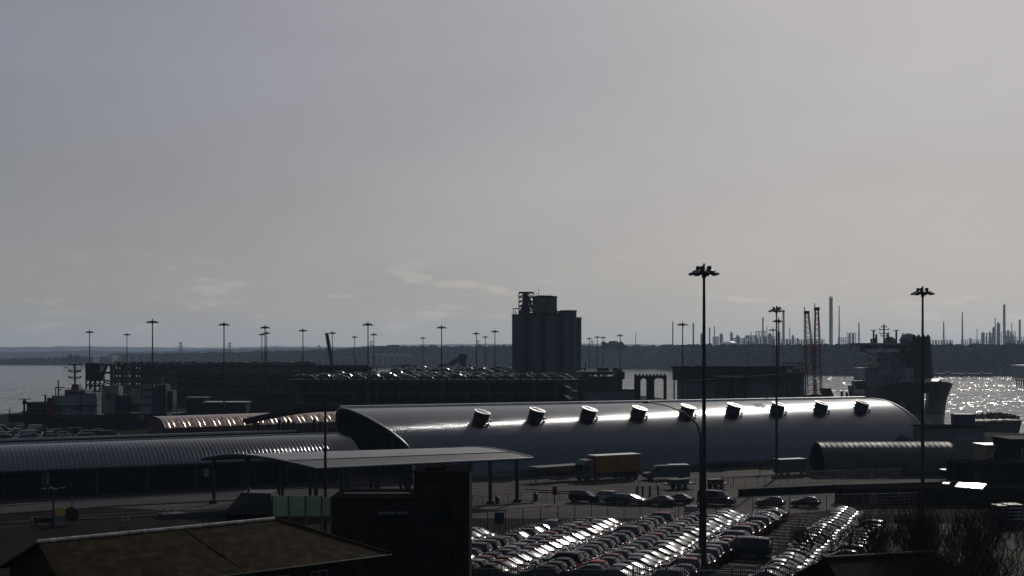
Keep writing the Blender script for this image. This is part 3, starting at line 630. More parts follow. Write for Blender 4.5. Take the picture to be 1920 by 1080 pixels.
mb = MB().grid(top[:4]); mb.build('roof_dim_band', mat('canopy_sheet_dim', (0.04, 0.04, 0.043), .45, .4, var=.15, scale=.4), can, world=True, smooth=True)  # same roof, front band coloured darker where it mirrors less sky
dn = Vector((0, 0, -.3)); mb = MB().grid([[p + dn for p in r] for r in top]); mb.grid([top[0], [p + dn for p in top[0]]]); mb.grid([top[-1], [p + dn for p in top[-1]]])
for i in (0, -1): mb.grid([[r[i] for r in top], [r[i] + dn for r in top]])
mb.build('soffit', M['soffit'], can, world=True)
for i in (0, -1): mb = MB().tube([r[i] + Vector((0, 0, .04)) for r in top], .09, 6); mb.build('edge_trim', M['trim'], can, world=True)
MB().tube([p + Vector((0, 0, -.05)) for p in top[0]], .11, 8).build('gutter', M['trim'], can, world=True)
MB().tube([top[3][0] + Vector((0, 0, .03)), top[3][-1] + Vector((0, 0, .03))], .05, 6).build('roof_seam', M['soffit'], can, world=True)
for u in (.03, .16, .29, .42, .55, .68, .81, .94):
    for v, rr in ((.04, .26), (.5, .2), (.93, .22)):
        q = cp(u, v); mb = MB().tube([(q.x, q.y, 0), (q.x, q.y, q.z - .2)], rr, 12); mb.bx(q.x - .5, q.x + .5, q.y - .5, q.y + .5, 0, .5); mb.build('column', M['dark_steel'], can, world=True)
# low dark shelter to the right of the canopy
p0, p1 = G(1000, 905), G(1092, 898)
t = thing('flat_shelter', 'low dark flat-roofed shelter right of the pale canopy beside the lorry', 'shelter', p0, math.atan2(p1.y - p0.y, p1.x - p0.x)); Ls = (p1 - p0).length
MB().bx(0, Ls, -1.5, 1.5, 2.25, 2.45).build('roof', M['soffit'], t)
for x in (.5, Ls / 2, Ls - .5): MB().tube([(x, 0, 0), (x, 0, 2.3)], .09, 8).build('post', M['dark_steel'], t)
# ---- small brown barrel-roofed shed further back
p0 = P(310, 801, 250); p1 = P(556, 795, 268)
bd = (p1 - p0); ba = math.atan2(bd.y, bd.x); t = thing('brown_roofed_shed', 'long shed with a sunlit brown curved roof behind the low hall', 'shed', (p0.x, p0.y, 0), ba); Ls = 46
prof = [(-.0, 5.0), (.5, 5.48), (1.1, 5.95), (1.8, 6.38), (2.6, 6.72), (3.6, 6.98), (5.0, 7.12), (6.8, 7.15), (8.6, 7.0), (10.5, 6.6)]
rows = [[(Ls * i / 30 - (y * .0), y, z) for i in range(31)] for y, z in prof]
MB().grid(rows).build('roof', M['brown_roof'], t, smooth=True)
mb = MB()
for k in range(15): mb.tube([(k * 3.3, y, z + .05) for y, z in prof[:5]], .1, 4)
mb.build('roof_rib', M['trim'], t)
mb = MB().bx(.3, Ls, .4, 10.3, 0, 5.0); mb.slab([(.3, y, z - .1) for y, z in prof] + [(.3, 10.3, 5), (.3, .4, 5)], (.3, 0, 0)); mb.build('wall', M['brown_w'] if 'brown_w' in M else mat('brown_wall', (.07, .045, .04), .8, var=.3, scale=.5), t)
for k in range(5): MB().bx(8 + k * 7.5, 11.5 + k * 7.5, .1, .45, 0, 3.6).build('door', M['dark_steel'], t)
# ---- car decks
def deck_building(name, label, x0, x1, y0, y1, levels, slab=.35, par=.95, colx=6.0, wall=0.0, rail='trim', slits=None):
    t = thing(name, label, 'car park', (x0, y0, 0)); w, d = x1 - x0, y1 - y0
    for z in levels:
        MB().bx(0, w, 0, d, z - slab, z).build('deck_slab', M['concrete_dark'], t)
    mb = MB()
    for z in levels:
        mb.bx(0, w, -.12, -.01, z - .75, z + .12)
        mb.bx(w + .01, w + .12, 0, d, z - .75, z + .12); mb.bx(-.12, -.01, 0, d, z - .75, z + .12)
    mb.build('deck_edge', M['concrete_dark'], t)
    z = levels[0]; mb = MB()
    for k in range(int(w / 2.5) + 1): mb.bar((k * 2.5, .1, z), (k * 2.5, .1, z + .9), .06)
    for h in (.45, .9): mb.bar((0, .1, z + h), (w, .1, z + h), .05)
    mb.build('railing', M['galv'], t)
    mb = MB(); n = int(w / colx)
    for k in range(n + 1):
        for y in ((.4, d * .33, d * .66, d - .4) if d > 40 else (.4, d - .4)): mb.bx(k * w / n - .25, k * w / n + .25, y - .25, y + .25, 0, levels[0] - slab)
    mb.each('column', M['concrete_dark'], t)
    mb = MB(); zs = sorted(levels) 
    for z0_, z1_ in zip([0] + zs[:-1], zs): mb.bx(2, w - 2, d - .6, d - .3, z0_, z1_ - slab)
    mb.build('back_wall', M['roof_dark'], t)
    return t
MD = deck_building('multi_storey_car_park', 'dark multi-storey car deck with cars parked side-on along its roof edge', X(538, 334), X(1086, 334), 334, 405, [13.1, 9.9, 6.7, 3.5])
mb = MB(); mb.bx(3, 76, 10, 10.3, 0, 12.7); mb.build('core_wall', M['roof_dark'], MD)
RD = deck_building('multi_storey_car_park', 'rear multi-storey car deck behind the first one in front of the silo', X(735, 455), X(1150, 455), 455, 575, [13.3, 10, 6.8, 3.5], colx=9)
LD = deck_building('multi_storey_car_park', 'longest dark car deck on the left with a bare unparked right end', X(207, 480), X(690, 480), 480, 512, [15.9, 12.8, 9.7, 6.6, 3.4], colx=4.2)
mb = MB()
wL = X(690, 480) - X(207, 480)
for z in (12.8, 9.7, 6.6, 3.4):
    mb.bx(26, wL * .8, .2, .5, z - 2.9, z + 2.75); mb.bx(0, 26, .2, .5, z + .1, z + 1.75); mb.bx(0, 26, .2, .5, z + 2.25, z + 2.75)
    for k in range(20): mb.bx(k * 1.3, k * 1.3 + (.75 if k % 3 else 1.1), .2, .5, z + 1.7, z + 2.3)
mb.bx(0, wL * .8, .2, .5, 0, 3.4)
mb.build('facade_panel', M['green_paint'], LD)
mb = MB()
for k in range(9): mb.bar((wL * .79 + k * wL * .023, 1, 15.9), (wL * .79 + k * wL * .023, 1, 15.9 + (2.2 if k % 2 else 1.2)), .3)
mb.each('post', M['dark_steel'], LD)
mb = MB(); mb.bar((3, -1.2, 15.3), (16, -1.2, 13.7), .5); mb.bar((1, -1.2, 15.5), (40, -1.2, 15.2), .35); mb.build('ramp_beam', M['concrete_dark'], LD)
# open-framed deck block right of the first deck
D0 = 362; t = thing('deck_block', 'dark block with an open slot under its top slab right of the first car deck', 'building', (X(1088, D0), D0, 0)); w = X(1167, D0) - X(1088, D0)
MB().bx(0, w, 0, 14, 0, Z(707, D0)).build('wall', M['concrete_dark'], t); MB().bx(-.6, w + .2, -.4, 14, Z(699.5, D0), Z(696.5, D0)).build('top_slab', M['concrete'], t)
mb = MB()
for f in (.12, .30, .52, .62, .93): mb.bx(w * f, w * f + .35, .2, .6, Z(707, D0), Z(699, D0)); mb.bx(w * f, w * f + .35, 13, 13.4, Z(707, D0), Z(699, D0))
mb.bx(w * .9, w, 0, 14, Z(707, D0), Z(692, D0)); mb.each('column', M['dark_steel'], t)
mb = MB(); mb.bx(w * .44, w * .70, 4, 8, Z(696, D0), Z(689, D0)); mb.build('plant_room', M['dark_steel'], t)
MB().bx(w * .82, w * 1.02, 4, 9, Z(696, D0), Z(689, D0)).build('plant_room', M['dark_steel'], t)
MB().bx(w * 1.01, w * 1.07, 2, 3, Z(711, D0), Z(697, D0)).build('stair_cage', M['dark_steel'], t)
MB().bx(.3, w * .22, -.6, -.1, Z(713, D0), Z(700, D0)).build('maroon_panel', M['maroon'], t)
t = thing('grey_shed', 'low grey shed at the foot of the dark slotted block left of the portal frames', 'shed', (X(1140, 330), 330, 0)); w = X(1192, 330) - X(1140, 330)
MB().bx(-6, w, 0, 8, 0, Z(733, 330)).build('wall', M['grey_paint'], t); MB().bx(-6.3, w + .3, -.3, 8.3, Z(733, 330), Z(731.5, 330)).build('roof', M['roof_dark'], t); MB().bx(1, 4, -.1, .02, 0, 4).build('door', M['dark_steel'], t)
# ---- the silo
DS = 420.0; t = thing('grain_silo', 'huge dark concrete grain silo with headhouse and lattice lift tower', 'silo', (X(1025, DS), DS, 0))
def sx(px): return X(px, DS) - X(1025, DS)
def cyl_(px0, px1, py, y=0.0, nm='silo_cell'):
    r = (px1 - px0) / FPX * DS / 2; c = sx((px0 + px1) / 2); h = Z(py, DS)
    MB().tube([(c, y, 0), (c, y, h)], r, 28).build(nm, M['silo'], t, smooth=True)
    MB().tube([(c, y, h), (c, y, h + .45)], r + .12, 28).build('cell_rim', M['concrete_dark'], t, smooth=True)
for a in [(960, 989, 592), (985.5, 1020, 592), (1018, 1053, 592), (1050, 1081, 584.5)]: cyl_(*a)
for a in [(962, 993, 593), (990, 1022, 592), (1020, 1052, 590), (1048, 1080, 585)]: cyl_(a[0], a[1], a[2], 6.0)
cyl_(1066, 1091.5, 597.5, 4.0); 
MB().bx(sx(972), sx(1075), 1, 7, 0, Z(593, DS)).build('core', M['silo'], t)
mb = MB(); a0, a1 = sx(1000), sx(1044); z0, z1 = Z(593, DS), Z(557.5, DS); mb.bx(a0, a1, -1.5, 6, z0, z1); mb.build('headhouse', M['silo'], t)
MB().slab([(a0 - .2, -1.8, z1), (a1 + .2, -1.8, z1), (a1 + .2, -1.8, z1 + .25), (sx(1031), -1.8, Z(554.5, DS)), (sx(1012), -1.8, Z(554, DS)), (a0 - .2, -1.8, z1 + .25)], (0, 8, 0)).build('headhouse_roof', M['roof_dark'], t)
mb = MB(); mb.bx(sx(985), sx(1052), -3, -1.4, Z(592, DS), Z(587, DS)); mb.bx(sx(1044), sx(1079), -1, 5, Z(585, DS), Z(583, DS)); mb.bx(sx(1066), sx(1079), -1, 5, Z(590, DS), Z(584.5, DS)); mb.build('conveyor_gallery', M['concrete_dark'], t)
MB().bx(sx(1008), sx(1024), -1.65, -1.5, Z(568, DS), Z(561, DS)).build('headhouse_panel', M['grey_paint'], t)
mb = MB(); z0, z1 = Z(592, DS), Z(548.5, DS); n = 5
for x in (sx(973), sx(999.5)):
    for y in (-1.5, 3): mb.bar((x, y, z0), (x, y, z1), .3)
for k in range(n + 1):
    z = z0 + (z1 - z0) * k / n
    for y in (-1.5, 3): mb.bar((sx(973), y, z), (sx(999.5), y, z), .28 if k < n else .45)
    if k < n:
        for y in (-1.5, 3): mb.bar((sx(973), y, z), (sx(986), y, z + (z1 - z0) / n), .16); mb.bar((sx(999.5), y, z), (sx(986), y, z + (z1 - z0) / n), .16)
mb.build('lattice_tower', M['dark_steel'], t)
mb = MB(); mb.bx(sx(979.5), sx(991.5), -.5, 2, z0, Z(554, DS)); mb.bx(sx(977), sx(994), -.8, 2, z0, Z(572, DS)); mb.bar((sx(991), 0, Z(556, DS)), (sx(998), 0, Z(580, DS)), .9); mb.bar((sx(980), 0, Z(552, DS)), (sx(990), 0, Z(552, DS)), .8); mb.build('elevator_leg', M['dark_steel'], t)
mb = MB()
for px in (962.5, 966.5, 976.5): mb.bar((sx(px), 0, Z(592, DS)), (sx(px), 0, Z(578.5, DS)), .22)
mb.bar((sx(961), 0, Z(578.5, DS)), (sx(978), 0, Z(578.5, DS)), .3); mb.bx(sx(973.5), sx(977), 0, 1, Z(592, DS), Z(583, DS)); mb.build('roof_gantry', M['dark_steel'], t)
mb = MB(); 
for px in (988, 1019.5, 1053): mb.tube([(sx(px), -2.6, 0), (sx(px), -2.6, Z(592, DS))], .22, 6)
mb.build('drain_pipe', M['dark_steel'], t); mb = MB(); lx = sx(1070)
for s_ in (-.3, .3): mb.bar((lx + s_, -3.2, 0), (lx + s_, -3.2, Z(584, DS)), .09)
for k in range(46): mb.bar((lx - .3, -3.2, .5 + k * .75), (lx + .3, -3.2, .5 + k * .75), .06)
for k in range(9): mb.tube([(lx + .5 * math.cos(a), -3.4 - .5 * math.sin(a), 4 + k * 3.4) for a in (0, .8, 1.57, 2.35, 3.14)], .05, 4)
mb.build('caged_ladder', M['dark_steel'], t); mb = MB()
for k in range(30): mb.bar((sx(962 + k * 3), -2.2, Z(592, DS)), (sx(962 + k * 3), -2.2, Z(592, DS) + 1.1), .06)
mb.bar((sx(961), -2.2, Z(592, DS) + 1.1), (sx(1051), -2.2, Z(592, DS) + 1.1), .07); mb.build('roof_rail', M['dark_steel'], t)
for px, py in ((1002.5, 545), (1010, 541), (1006, 549), (1034, 551)): MB().bar((sx(px), 0, Z(558, DS)), (sx(px), 0, Z(py, DS)), .14).build('aerial', M['dark_steel'], t)
mb = MB()
for k in range(14): mb.bar((sx(1081 + k * .8), 2, Z(597.5, DS)), (sx(1081 + k * .8), 2, Z(594.5, DS)), .07)
mb.bar((sx(1081), 2, Z(594.6, DS)), (sx(1091), 2, Z(594.6, DS)), .09); mb.build('railing', M['galv'], t)
# ---- conveyor tower behind the rear deck
DT = 640; t = thing('conveyor_tower', 'small dark tower with a stepped conveyor left of it and a glint on top', 'tower', (X(866, DT), DT, 0)); sxx = lambda px: X(px, DT) - X(866, DT)
mb = MB().bx(sxx(861), sxx(875), -3, 3, 0, Z(663, DT)); mb.bx(sxx(859), sxx(878), -3.4, 3.4, Z(671, DT), Z(668, DT)); mb.build('tower_body', M['dark_steel'], t)
mb = MB().bar((sxx(862), 0, Z(672, DT)), (sxx(838), 0, Z(688, DT)), 2.2); mb.bar((sxx(846), 0, Z(684, DT)), (sxx(822), 0, Z(686, DT)), 1.5)
for px in (826, 834, 842): mb.bar((sxx(px), 0, 0), (sxx(px), 0, Z(684, DT)), .6)
mb.build('conveyor', M['dark_steel'], t); MB().box((sxx(871), -3, Z(662, DT)), (1.6, 1, .7), M=Matrix.Rotation(R(-12), 3, 'X')).build('lamp', M['lamp_glass'], t)
DQ = 560; t = thing('quay_gantry', 'thin dark gantry frame low on the skyline left of the conveyor tower', 'gantry', (X(757, DQ), DQ, 0)); sxx = lambda px: X(px, DQ) - X(757, DQ); mb = MB()
mb.bar((sxx(736), 0, Z(688, DQ)), (sxx(781), 0, Z(686, DQ)), .6); mb.bar((sxx(752), 0, Z(684, DQ)), (sxx(770), 0, Z(684, DQ)), .4)
for px in (740, 754, 768, 778): mb.bar((sxx(px), 0, 0), (sxx(px), 0, Z(685, DQ)), .35)
mb.build('frame', M['dark_steel'], t); mb = MB()
for px in (743, 765): mb.bar((sxx(px), 0, Z(688, DQ)), (sxx(px + 4), 0, Z(683, DQ)), .3)
mb.build('brace', M['dark_steel'], t)
# ---- twin portal frames
D0 = 330; t = thing('portal_frame', 'black twin-bay portal with scalloped top standing against the water', 'portal frame', (X(1191, D0), D0, 0)); f = lambda px: X(px, D0) - X(1191, D0)
for a, b_ in ((1191, 1201), (1214, 1227), (1246.5, 1250)): MB().bx(f(a), f(b_), 0, 3, 0, Z(706, D0)).build('leg', M['black'], t)
mb = MB(); mb.bx(f(1191), f(1250), 0, 3, Z(709.5, D0), Z(704.5, D0))
for px, s_ in ((1201, 1), (1214, -1), (1227, 1), (1246.5, -1)): mb.slab([(f(px), .1, Z(709, D0)), (f(px) + s_ * .6, .1, Z(709, D0)), (f(px), .1, Z(713, D0))], (0, 2.8, 0))
mb.build('crossbeam', M['black'], t); mb = MB()
for k in range(9): mb.box((f(1193 + k * 6.8), 1.5, Z(703.6, D0)), (.55, .8, .6), M=Matrix.Rotation(R(45), 3, 'Y'))
mb.each('roller', M['black'], t)
# ---- warehouse on the quay
D0 = 340; WQ = thing('quay_warehouse', 'long dark warehouse with an overhanging upper box and grey lower wall', 'warehouse', (X(1275, D0), D0, 0)); f = lambda px: X(px, D0) - X(1275, D0)
MB().bx(f(1284), f(1498), .8, 16, 0, Z(700, D0)).build('lower_wall', M['grey_paint'], WQ)
MB().bx(f(1275), f(1473), -.3, 16, Z(714, D0), Z(689.5, D0)).build('upper_box', M['concrete_dark'], WQ)
MB().bx(f(1270), f(1474), -.8, 16.4, Z(689.5, D0), Z(687.8, D0)).build('roof', M['roof_dark'], WQ)
MB().slab([(f(1288), .5, Z(713.5, D0)), (f(1473), .5, Z(700, D0)), (f(1473), .5, Z(701, D0)), (f(1288), .5, Z(714.3, D0))], (0, -1.0, 0)).build('ramp_edge', M['trim'], WQ)
for px, w_ in ((1342, 4), (1364, 6), (1371, 4), (1387, 4), (1395, 4)): MB().bx(f(px), f(px + w_), -1.3, -.7, 0, Z(706, D0)).build('fender_column', M['black'], WQ)
MB().bx(f(1338), f(1392), -1.4, -.9, Z(706, D0), Z(704.5, D0)).build('crosshead', M['trim'], WQ)
mb = MB()
for k in range(9): mb.bx(f(1400 + k * 11), f(1400 + k * 11) + .12, .65, .8, 0, Z(704, D0))
mb.build('wall_rib', M['grey_paint'], WQ)
D1 = 338; t = thing('steel_gantry', 'open grey steel frame against the right end of the quay warehouse', 'gantry', (X(1475, D1), D1, 0)); f1 = lambda px: X(px, D1) - X(1475, D1); mb = MB()
for px in (1475, 1498, 1510): 
    for y in (0, 4): mb.bar((f1(px), y, 0), (f1(px), y, Z(680.5, D1)), .3)
for py in (681, 692, 699):
    for y in (0, 4): mb.bar((f1(1475), y, Z(py, D1)), (f1(1510), y, Z(py, D1)), .28)
mb.build('frame', M['dark_steel'], t); mb = MB(); mb.bx(f1(1489), f1(1498), 1, 3, Z(697, D1), Z(692, D1)); mb.build('control_cabin', M['grey_paint'], t)
mb = MB()
for px in (1477, 1484, 1489): mb.box((f1(px), 2, Z(688, D1)), (.7, .7, .9))
mb.each('winch', M['dark_steel'], t); MB().bx(f1(1496), f1(1509), .5, 4, 0, Z(699, D1)).build('side_panel', M['grey_paint'], t)
for i, (px, h_) in enumerate(((1316, 7.5), (1329, 6.2), (1336, 6.6), (1349, 6.4), (1356, 6.6))):
    lb = ['white bollard-like vent leaning out first in the row before the quay warehouse', 'second pale vent cowl in the row before the quay warehouse', 'middle pale vent cowl in the row before the quay warehouse', 'fourth pale vent cowl, just right of the warehouse column', 'last pale vent cowl on the right of the row before the quay warehouse'][i]
    D2 = 326; t = thing('vent_cowl', lb, 'vent', (X(px, D2), D2, 0), 0, 'vent cowls before the quay warehouse'); MB().tube([(0, 0, 0), (0, 0, h_ - 1)], [.35, .3], 10).build('pipe', M['ship_grey'], t, smooth=True)
    MB().tube([(0, 0, h_ - 1), (.1, -.1, h_ - .3), (.5, -.2, h_)] if i else [(0, 0, h_ - 1), (-.3, -.2, h_ - .3), (-.8, -.5, h_ + .3)], [.34, .5, .6], 12).build('hood', M['white_paint'], t, smooth=True)
# ---- black box tower and link bridge on the left quay
D0 = 395; t = thing('linkspan_tower', 'black box raised on a lattice tower with arms reaching to the car deck', 'linkspan', (X(160, D0), D0, -1)); f = lambda px: X(px, D0) - X(160, D0); zz = lambda py: Z(py, D0) + 1
MB().bx(f(160), f(187), 0, 5, zz(713), zz(680.5)).build('hoist_house', M['black'], t); mb = MB()
for px in (161, 168, 178, 186):
    for y in (.3, 4.7): mb.bar((f(px), y, 0), (f(px), y, zz(713)), .42)
for k in range(7):
    z0, z1 = zz(713) * k / 7, zz(713) * (k + 1) / 7
    for y in (.3, 4.7): mb.bar((f(161), y, z0), (f(174), y, z1), .28); mb.bar((f(186), y, z0), (f(174), y, z1), .28); mb.bar((f(160), y, z1), (f(187), y, z1), .36)
mb.build('lattice', M['black'], t); mb = MB()
for p in (((187, 684), (207, 684), .55), ((187, 699), (209, 699), .7), ((185, 714), (196, 686), .7), ((206, 684), (207, 712), .5), ((187, 712), (216, 718), .5), ((190, 716), (214, 724), .4), ((207, 692), (214, 688), .5)): mb.bar((f(p[0][0]), 2, zz(p[0][1])), (f(p[1][0]), 2, zz(p[1][1])), p[2])
mb.build('arm', M['black'], t); mb = MB()
for px in (163, 171, 185): mb.bar((f(px), 2, zz(681)), (f(px), 2, zz(674 if px == 185 else 678)), .2)
mb.build('aerial', M['black'], t)
# ---- right foreground: arched ribbed shed, low buildings, quay walls
p0 = G(1545, 893); p1 = G(1800, 893); t = thing('arched_shed', 'dark arched shed with curved ribs below the right end of the hall', 'shed', (p0.x, p0.y + 4.6, 0), R(2)); Ls = p1.x - p0.x
rows = [[(Ls * i / 30, -4.7 * math.cos(PI * j / 20), 5.2 * math.sin(PI * j / 20) ** .75) for i in range(31)] for j in range(21)]
MB().grid(rows).build('cover', M['tunnel_sheet'], t, smooth=True); mb = MB()
for k in range(24): mb.tube([(Ls * k / 23, -4.76 * math.cos(PI * j / 14), 5.25 * math.sin(PI * j / 14) ** .75) for j in range(15)], .045, 5)
mb.build('hoop', M['galv'], t)
MB().tube([(0, .4, 5.24), (Ls, .4, 5.24)], .07, 6).build('ridge_bar', M['trim'], t); mb = MB()
for x in (.05, Ls - .3): mb.slab([(x, -4.6 * math.cos(PI * j / 16), 5.1 * math.sin(PI * j / 16) ** .75) for j in range(17)], (.2, 0, 0))
mb.each('end_wall', M['wall_dark'], t); MB().bx(Ls * .38, Ls * .62, -5.1, -4.5, 0, 2.2).build('side_door', M['dark_steel'], t)
def hut(name, label, cat, px0, px1, py0, d, dep, wallm, roofm, zb=0, door=True, over=.3, rz=0.0, wins=0, tilt=0.0, rt=.2):
    t = thing(name, label, cat, (X(px0, d), d, zb), rz); w = X(px1, d) - X(px0, d); h = Z(py0, d) - zb
    MB().bx(0, w, 0, dep, 0, h - rt).build('wall', M[wallm], t)
    MB().slab([(-over, -over, h - rt), (w + over, -over, h - rt), (w + over, dep + over, h - rt + tilt * dep), (-over, dep + over, h - rt + tilt * dep)], (0, 0, rt)).build('roof', M[roofm], t)
    if door: MB().bx(w * .12, w * .12 + 1.1, -.06, .02, 0, min(2.1, h * .7)).build('door', M['dark_steel'], t)
    for k in range(wins):
        x = w * .3 + k * w * .65 / wins; wf = MB().bx(x, x + w * .4 / wins, -.08, .02, h * .42, h * .72).build('window', M['trim'], t); MB().bx(x + .08, x + w * .4 / wins - .08, -.12, -.07, h * .42 + .08, h * .72 - .08).build('pane', M['glass'], wf)
    return t
hut('grey_building', 'plain grey flat building right of the hall behind the arched shed', 'building', 1742, 1846, 801, 226, 9, 'grey_paint', 'roof_dark')
hut('flat_building', 'low building whose thin sunlit roof edge shows above the arched shed', 'building', 1668, 1746, 829, 214, .8, 'maroon', 'ridge', tilt=.0, door=False)
hut('quay_hut', 'pale low hut with posts below the red ladders near the right edge', 'hut', 1848, 1893, 834, 212, 5, 'tan', 'trim', wins=2)
hut('dark_hut', 'dark flat-roofed hut at the right edge beside the pale hut', 'hut', 1897, 1960, 823, 205, 8, 'wall_dark', 'concrete_dark', wins=2)
hut('low_wall_building', 'long low dark building below the huts at the right', 'building', 1800, 2010, 868, 186, 6, 'wall_dark', 'roof_dark')
hut('dark_store', 'long dark store behind the bare trees, glinting skylight on its roof', 'building', 1580, 2000, 916, 163, 4, 'wall_dark', 'roof_dark', tilt=.02)
# ---- near buildings on the left
zr = 8.6; p0 = Vector((X(70, 74.5), 74.5, zr)); p1 = Vector((X(515, 85), 85, zr))
house = thing('house', 'near house with a low brown tiled hipped roof at the bottom left', 'house', (p0.x, p0.y, 0), math.atan2(p1.y - p0.y, p1.x - p0.x)); Lr = (p1 - p0).length; hw = 6.0; ez = 6.35
mb = MB(); n_ = 40
front = [(0, 0, zr), (Lr, 0, zr), (Lr + 5.6, -hw, ez), (-.4, -hw, ez)]
mb.slab(front, (0, 0, -.12)); mb.build('roof', M['tile'], house)
mb = MB().slab([(Lr, 0, zr - .003), (Lr + 5.6, hw, ez), (Lr + 5.6, -hw, ez - .003)], (0, 0, -.12)); mb.build('hip_roof', M['tile'], house)
MB().slab([(0, 0.02, zr - .003), (-.4, hw, ez), (Lr + 5.6, hw, ez), (Lr, .02, zr - .003)], (0, 0, -.12)).build('rear_roof', M['tile'], house)
mb = MB()
for k in range(42): mb.tube([(Lr * k / 42, 0, zr + .02), (Lr * (k + .94) / 42, 0, zr + .05)], .13, 8)
mb.build('ridge', M['ridge'], house); mb = MB()
for k in range(20): mb.tube([(Lr + 5.6 * k / 20, -hw * k / 20, zr + (ez - zr) * k / 20 + .03), (Lr + 5.6 * (k + .94) / 20, -hw * (k + .94) / 20, zr + (ez - zr) * (k + .94) / 20 + .05)], .10, 6)
mb.build('hip_ridge', M['tile'], house)
s0 = Lr * .58; MB().slab([(s0, -.2, zr - .02), (s0 + .12, -.2, zr - .02), (s0 + 1.5, -hw, ez + .005), (s0 + 1.4, -hw, ez + .005)], (0, 0, .012)).build('lead_valley', M['tile2'], house)
MB().bx(.2, Lr + 5.2, -hw + .35, hw - .35, 0, ez - .12).build('wall', M['brick'], house); MB().tube([(-.4, -hw - .06, ez - .08), (Lr + 5.6, -hw - .06, ez - .08)], .08, 8).build('gutter', M['black'], house)
MB().slab([(.2, -hw + .35, ez - .1), (.2, hw - .35, ez - .1), (.2, 0, zr - .15)], (.25, 0, 0)).build('gable', M['brick'], house)
for k in range(5):
    x = Lr * .25 + 2.9 * k; wf = MB().bx(x, x + 1.3, -hw + .25, -hw + .36, ez - 1.7, ez - .55).build('window', M['grey_paint'], house); MB().bx(x + .09, x + .61, -hw + .2, -hw + .26, ez - 1.62, ez - .63).build('pane', M['glass'], wf); MB().bx(x + .69, x + 1.21, -hw + .2, -hw + .26, ez - 1.62, ez - .63).build('pane', M['glass'], wf)
D0 = 95.0; f = lambda px: X(px, D0)
t = thing('stair_tower', 'tall dark brick block at the left edge of the car park', 'building', (f(776), D0, 0)); w = f(880) - f(776)
MB().bx(0, w, 0, 6, 0, Z(886, D0)).build('wall', M['brick'], t); mb = MB(); mb.bx(-.1, w + .1, -.1, 6.1, Z(886, D0), Z(884, D0)); mb.bx(w * .2, w * .55, 1, 4, Z(884, D0), Z(879, D0)); mb.build('parapet', M['wall_dark'], t)
for k in range(3): wf = MB().bx(w * .2, w * .45, -.06, .02, 1.5 + 2.6 * k, 2.9 + 2.6 * k).build('window', M['wall_dark'], t); MB().bx(w * .22, w * .43, -.09, -.05, 1.6 + 2.6 * k, 2.8 + 2.6 * k).build('pane', M['glass'], wf)
D0 = 99.0; t = thing('dark_block', 'dark flat-roofed block with a thin glinting ledge left of the brick stair tower', 'building', (f(622), D0, 0)); w = X(778, D0) - X(622, D0)
MB().bx(0, w, 0, 7, 0, Z(936, D0)).build('wall', M['brick'], t); MB().bx(-.15, w, -.15, 7.1, Z(936, D0), Z(934, D0)).build('roof', M['roof_dark'], t)
mb = MB()
for a, b_ in ((710, 740), (743, 766)): mb.box((X((a + b_) / 2, D0) - X(622, D0), -.25, Z(961, D0)), ((b_ - a) / FPX * D0, .5, .06), M=Matrix.Rotation(R(12), 3, 'X'))
mb.each('metal_ledge', M['bright_metal'], t)
for k in range(2): wf = MB().bx(w * (.58 + .2 * k), w * (.70 + .2 * k), -.06, .02, Z(975, D0), Z(963, D0)).build('window', M['wall_dark'], t); MB().bx(w * (.59 + .2 * k), w * (.69 + .2 * k), -.09, -.05, Z(974, D0), Z(964, D0)).build('pane', M['glass'], wf)
MB().bx(w * .1, w * .9, 2, 2.4, Z(934, D0), Z(930, D0)).build('roof_duct', M['dark_steel'], t)
D0 = 104.0; t = thing('sheet_screen', 'pale green sheeted screen of four panels behind the tiled roof', 'screen', (X(511, D0), D0, 0)); 
for k in range(4): a = X(511 + [0, 30, 62, 92][k], D0) - X(511, D0); b_ = X(511 + [30, 62, 92, 110][k], D0) - X(511, D0); MB().bx(a + .02, b_ - .03, -.05, .05, Z(968, D0), Z(930, D0) - (.12 if k == 3 else 0)).build('panel', M['screen'], t)
mb = MB()
for k in range(5): a = X(511 + [0, 30, 62, 92, 110][k], D0) - X(511, D0); mb.bx(a - .04, a + .04, -.1, .12, 0, Z(929, D0))
mb.each('post', M['dark_steel'], t)
t = thing('hipped_outbuilding', 'black hipped outbuilding roof left of the pale green screen', 'outbuilding', (X(417, D0 + 1), D0 + 1, 0)); w = X(512, D0) - X(417, D0); z0, z1 = Z(968, D0), Z(929, D0)
MB().bx(.2, w - .1, .2, 4.4, 0, z0).build('wall', M['wall_dark'], t)
mb = MB(); mb.add([(0, 0, z0), (w, 0, z0), (w, 4.6, z0), (0, 4.6, z0), (w * .32, 1.2, z1), (w * .94, .6, z1), (w * .94, 3.4, z1), (w * .32, 3.4, z1)], [(0, 1, 5, 4), (1, 2, 6, 5), (2, 3, 7, 6), (3, 0, 4, 7), (4, 5, 6, 7), (3, 2, 1, 0)]); mb.build('roof', M['black'], t)
MB().bx(w * .42, w * .46, 1.5, 1.9, z1, z1 + .35).build('vent_pipe', M['black'], t)
D0 = 88; t = thing('dark_tile_roof', 'small dark tiled roof under the bare trees at the bottom right', 'roofed building', (X(1548, D0), D0, 0), R(18)); w = 9.2; z1 = Z(1046, D0)
mb = MB().slab([(0, 0, z1), (w, 0, z1 ), (w + 1.2, -5, z1 - 2.6), (-.9, -5, z1 - 2.6)], (0, 0, -.12)); mb.build('roof', M['tile2'], t)
mb = MB().slab([(0, 0, z1 - .01), (-.9, 5, z1 - 2.6), (w + 1.2, 5, z1 - 2.6), (w, 0, z1 - .01)], (0, 0, -.12)); mb.build('rear_roof', M['tile2'], t)
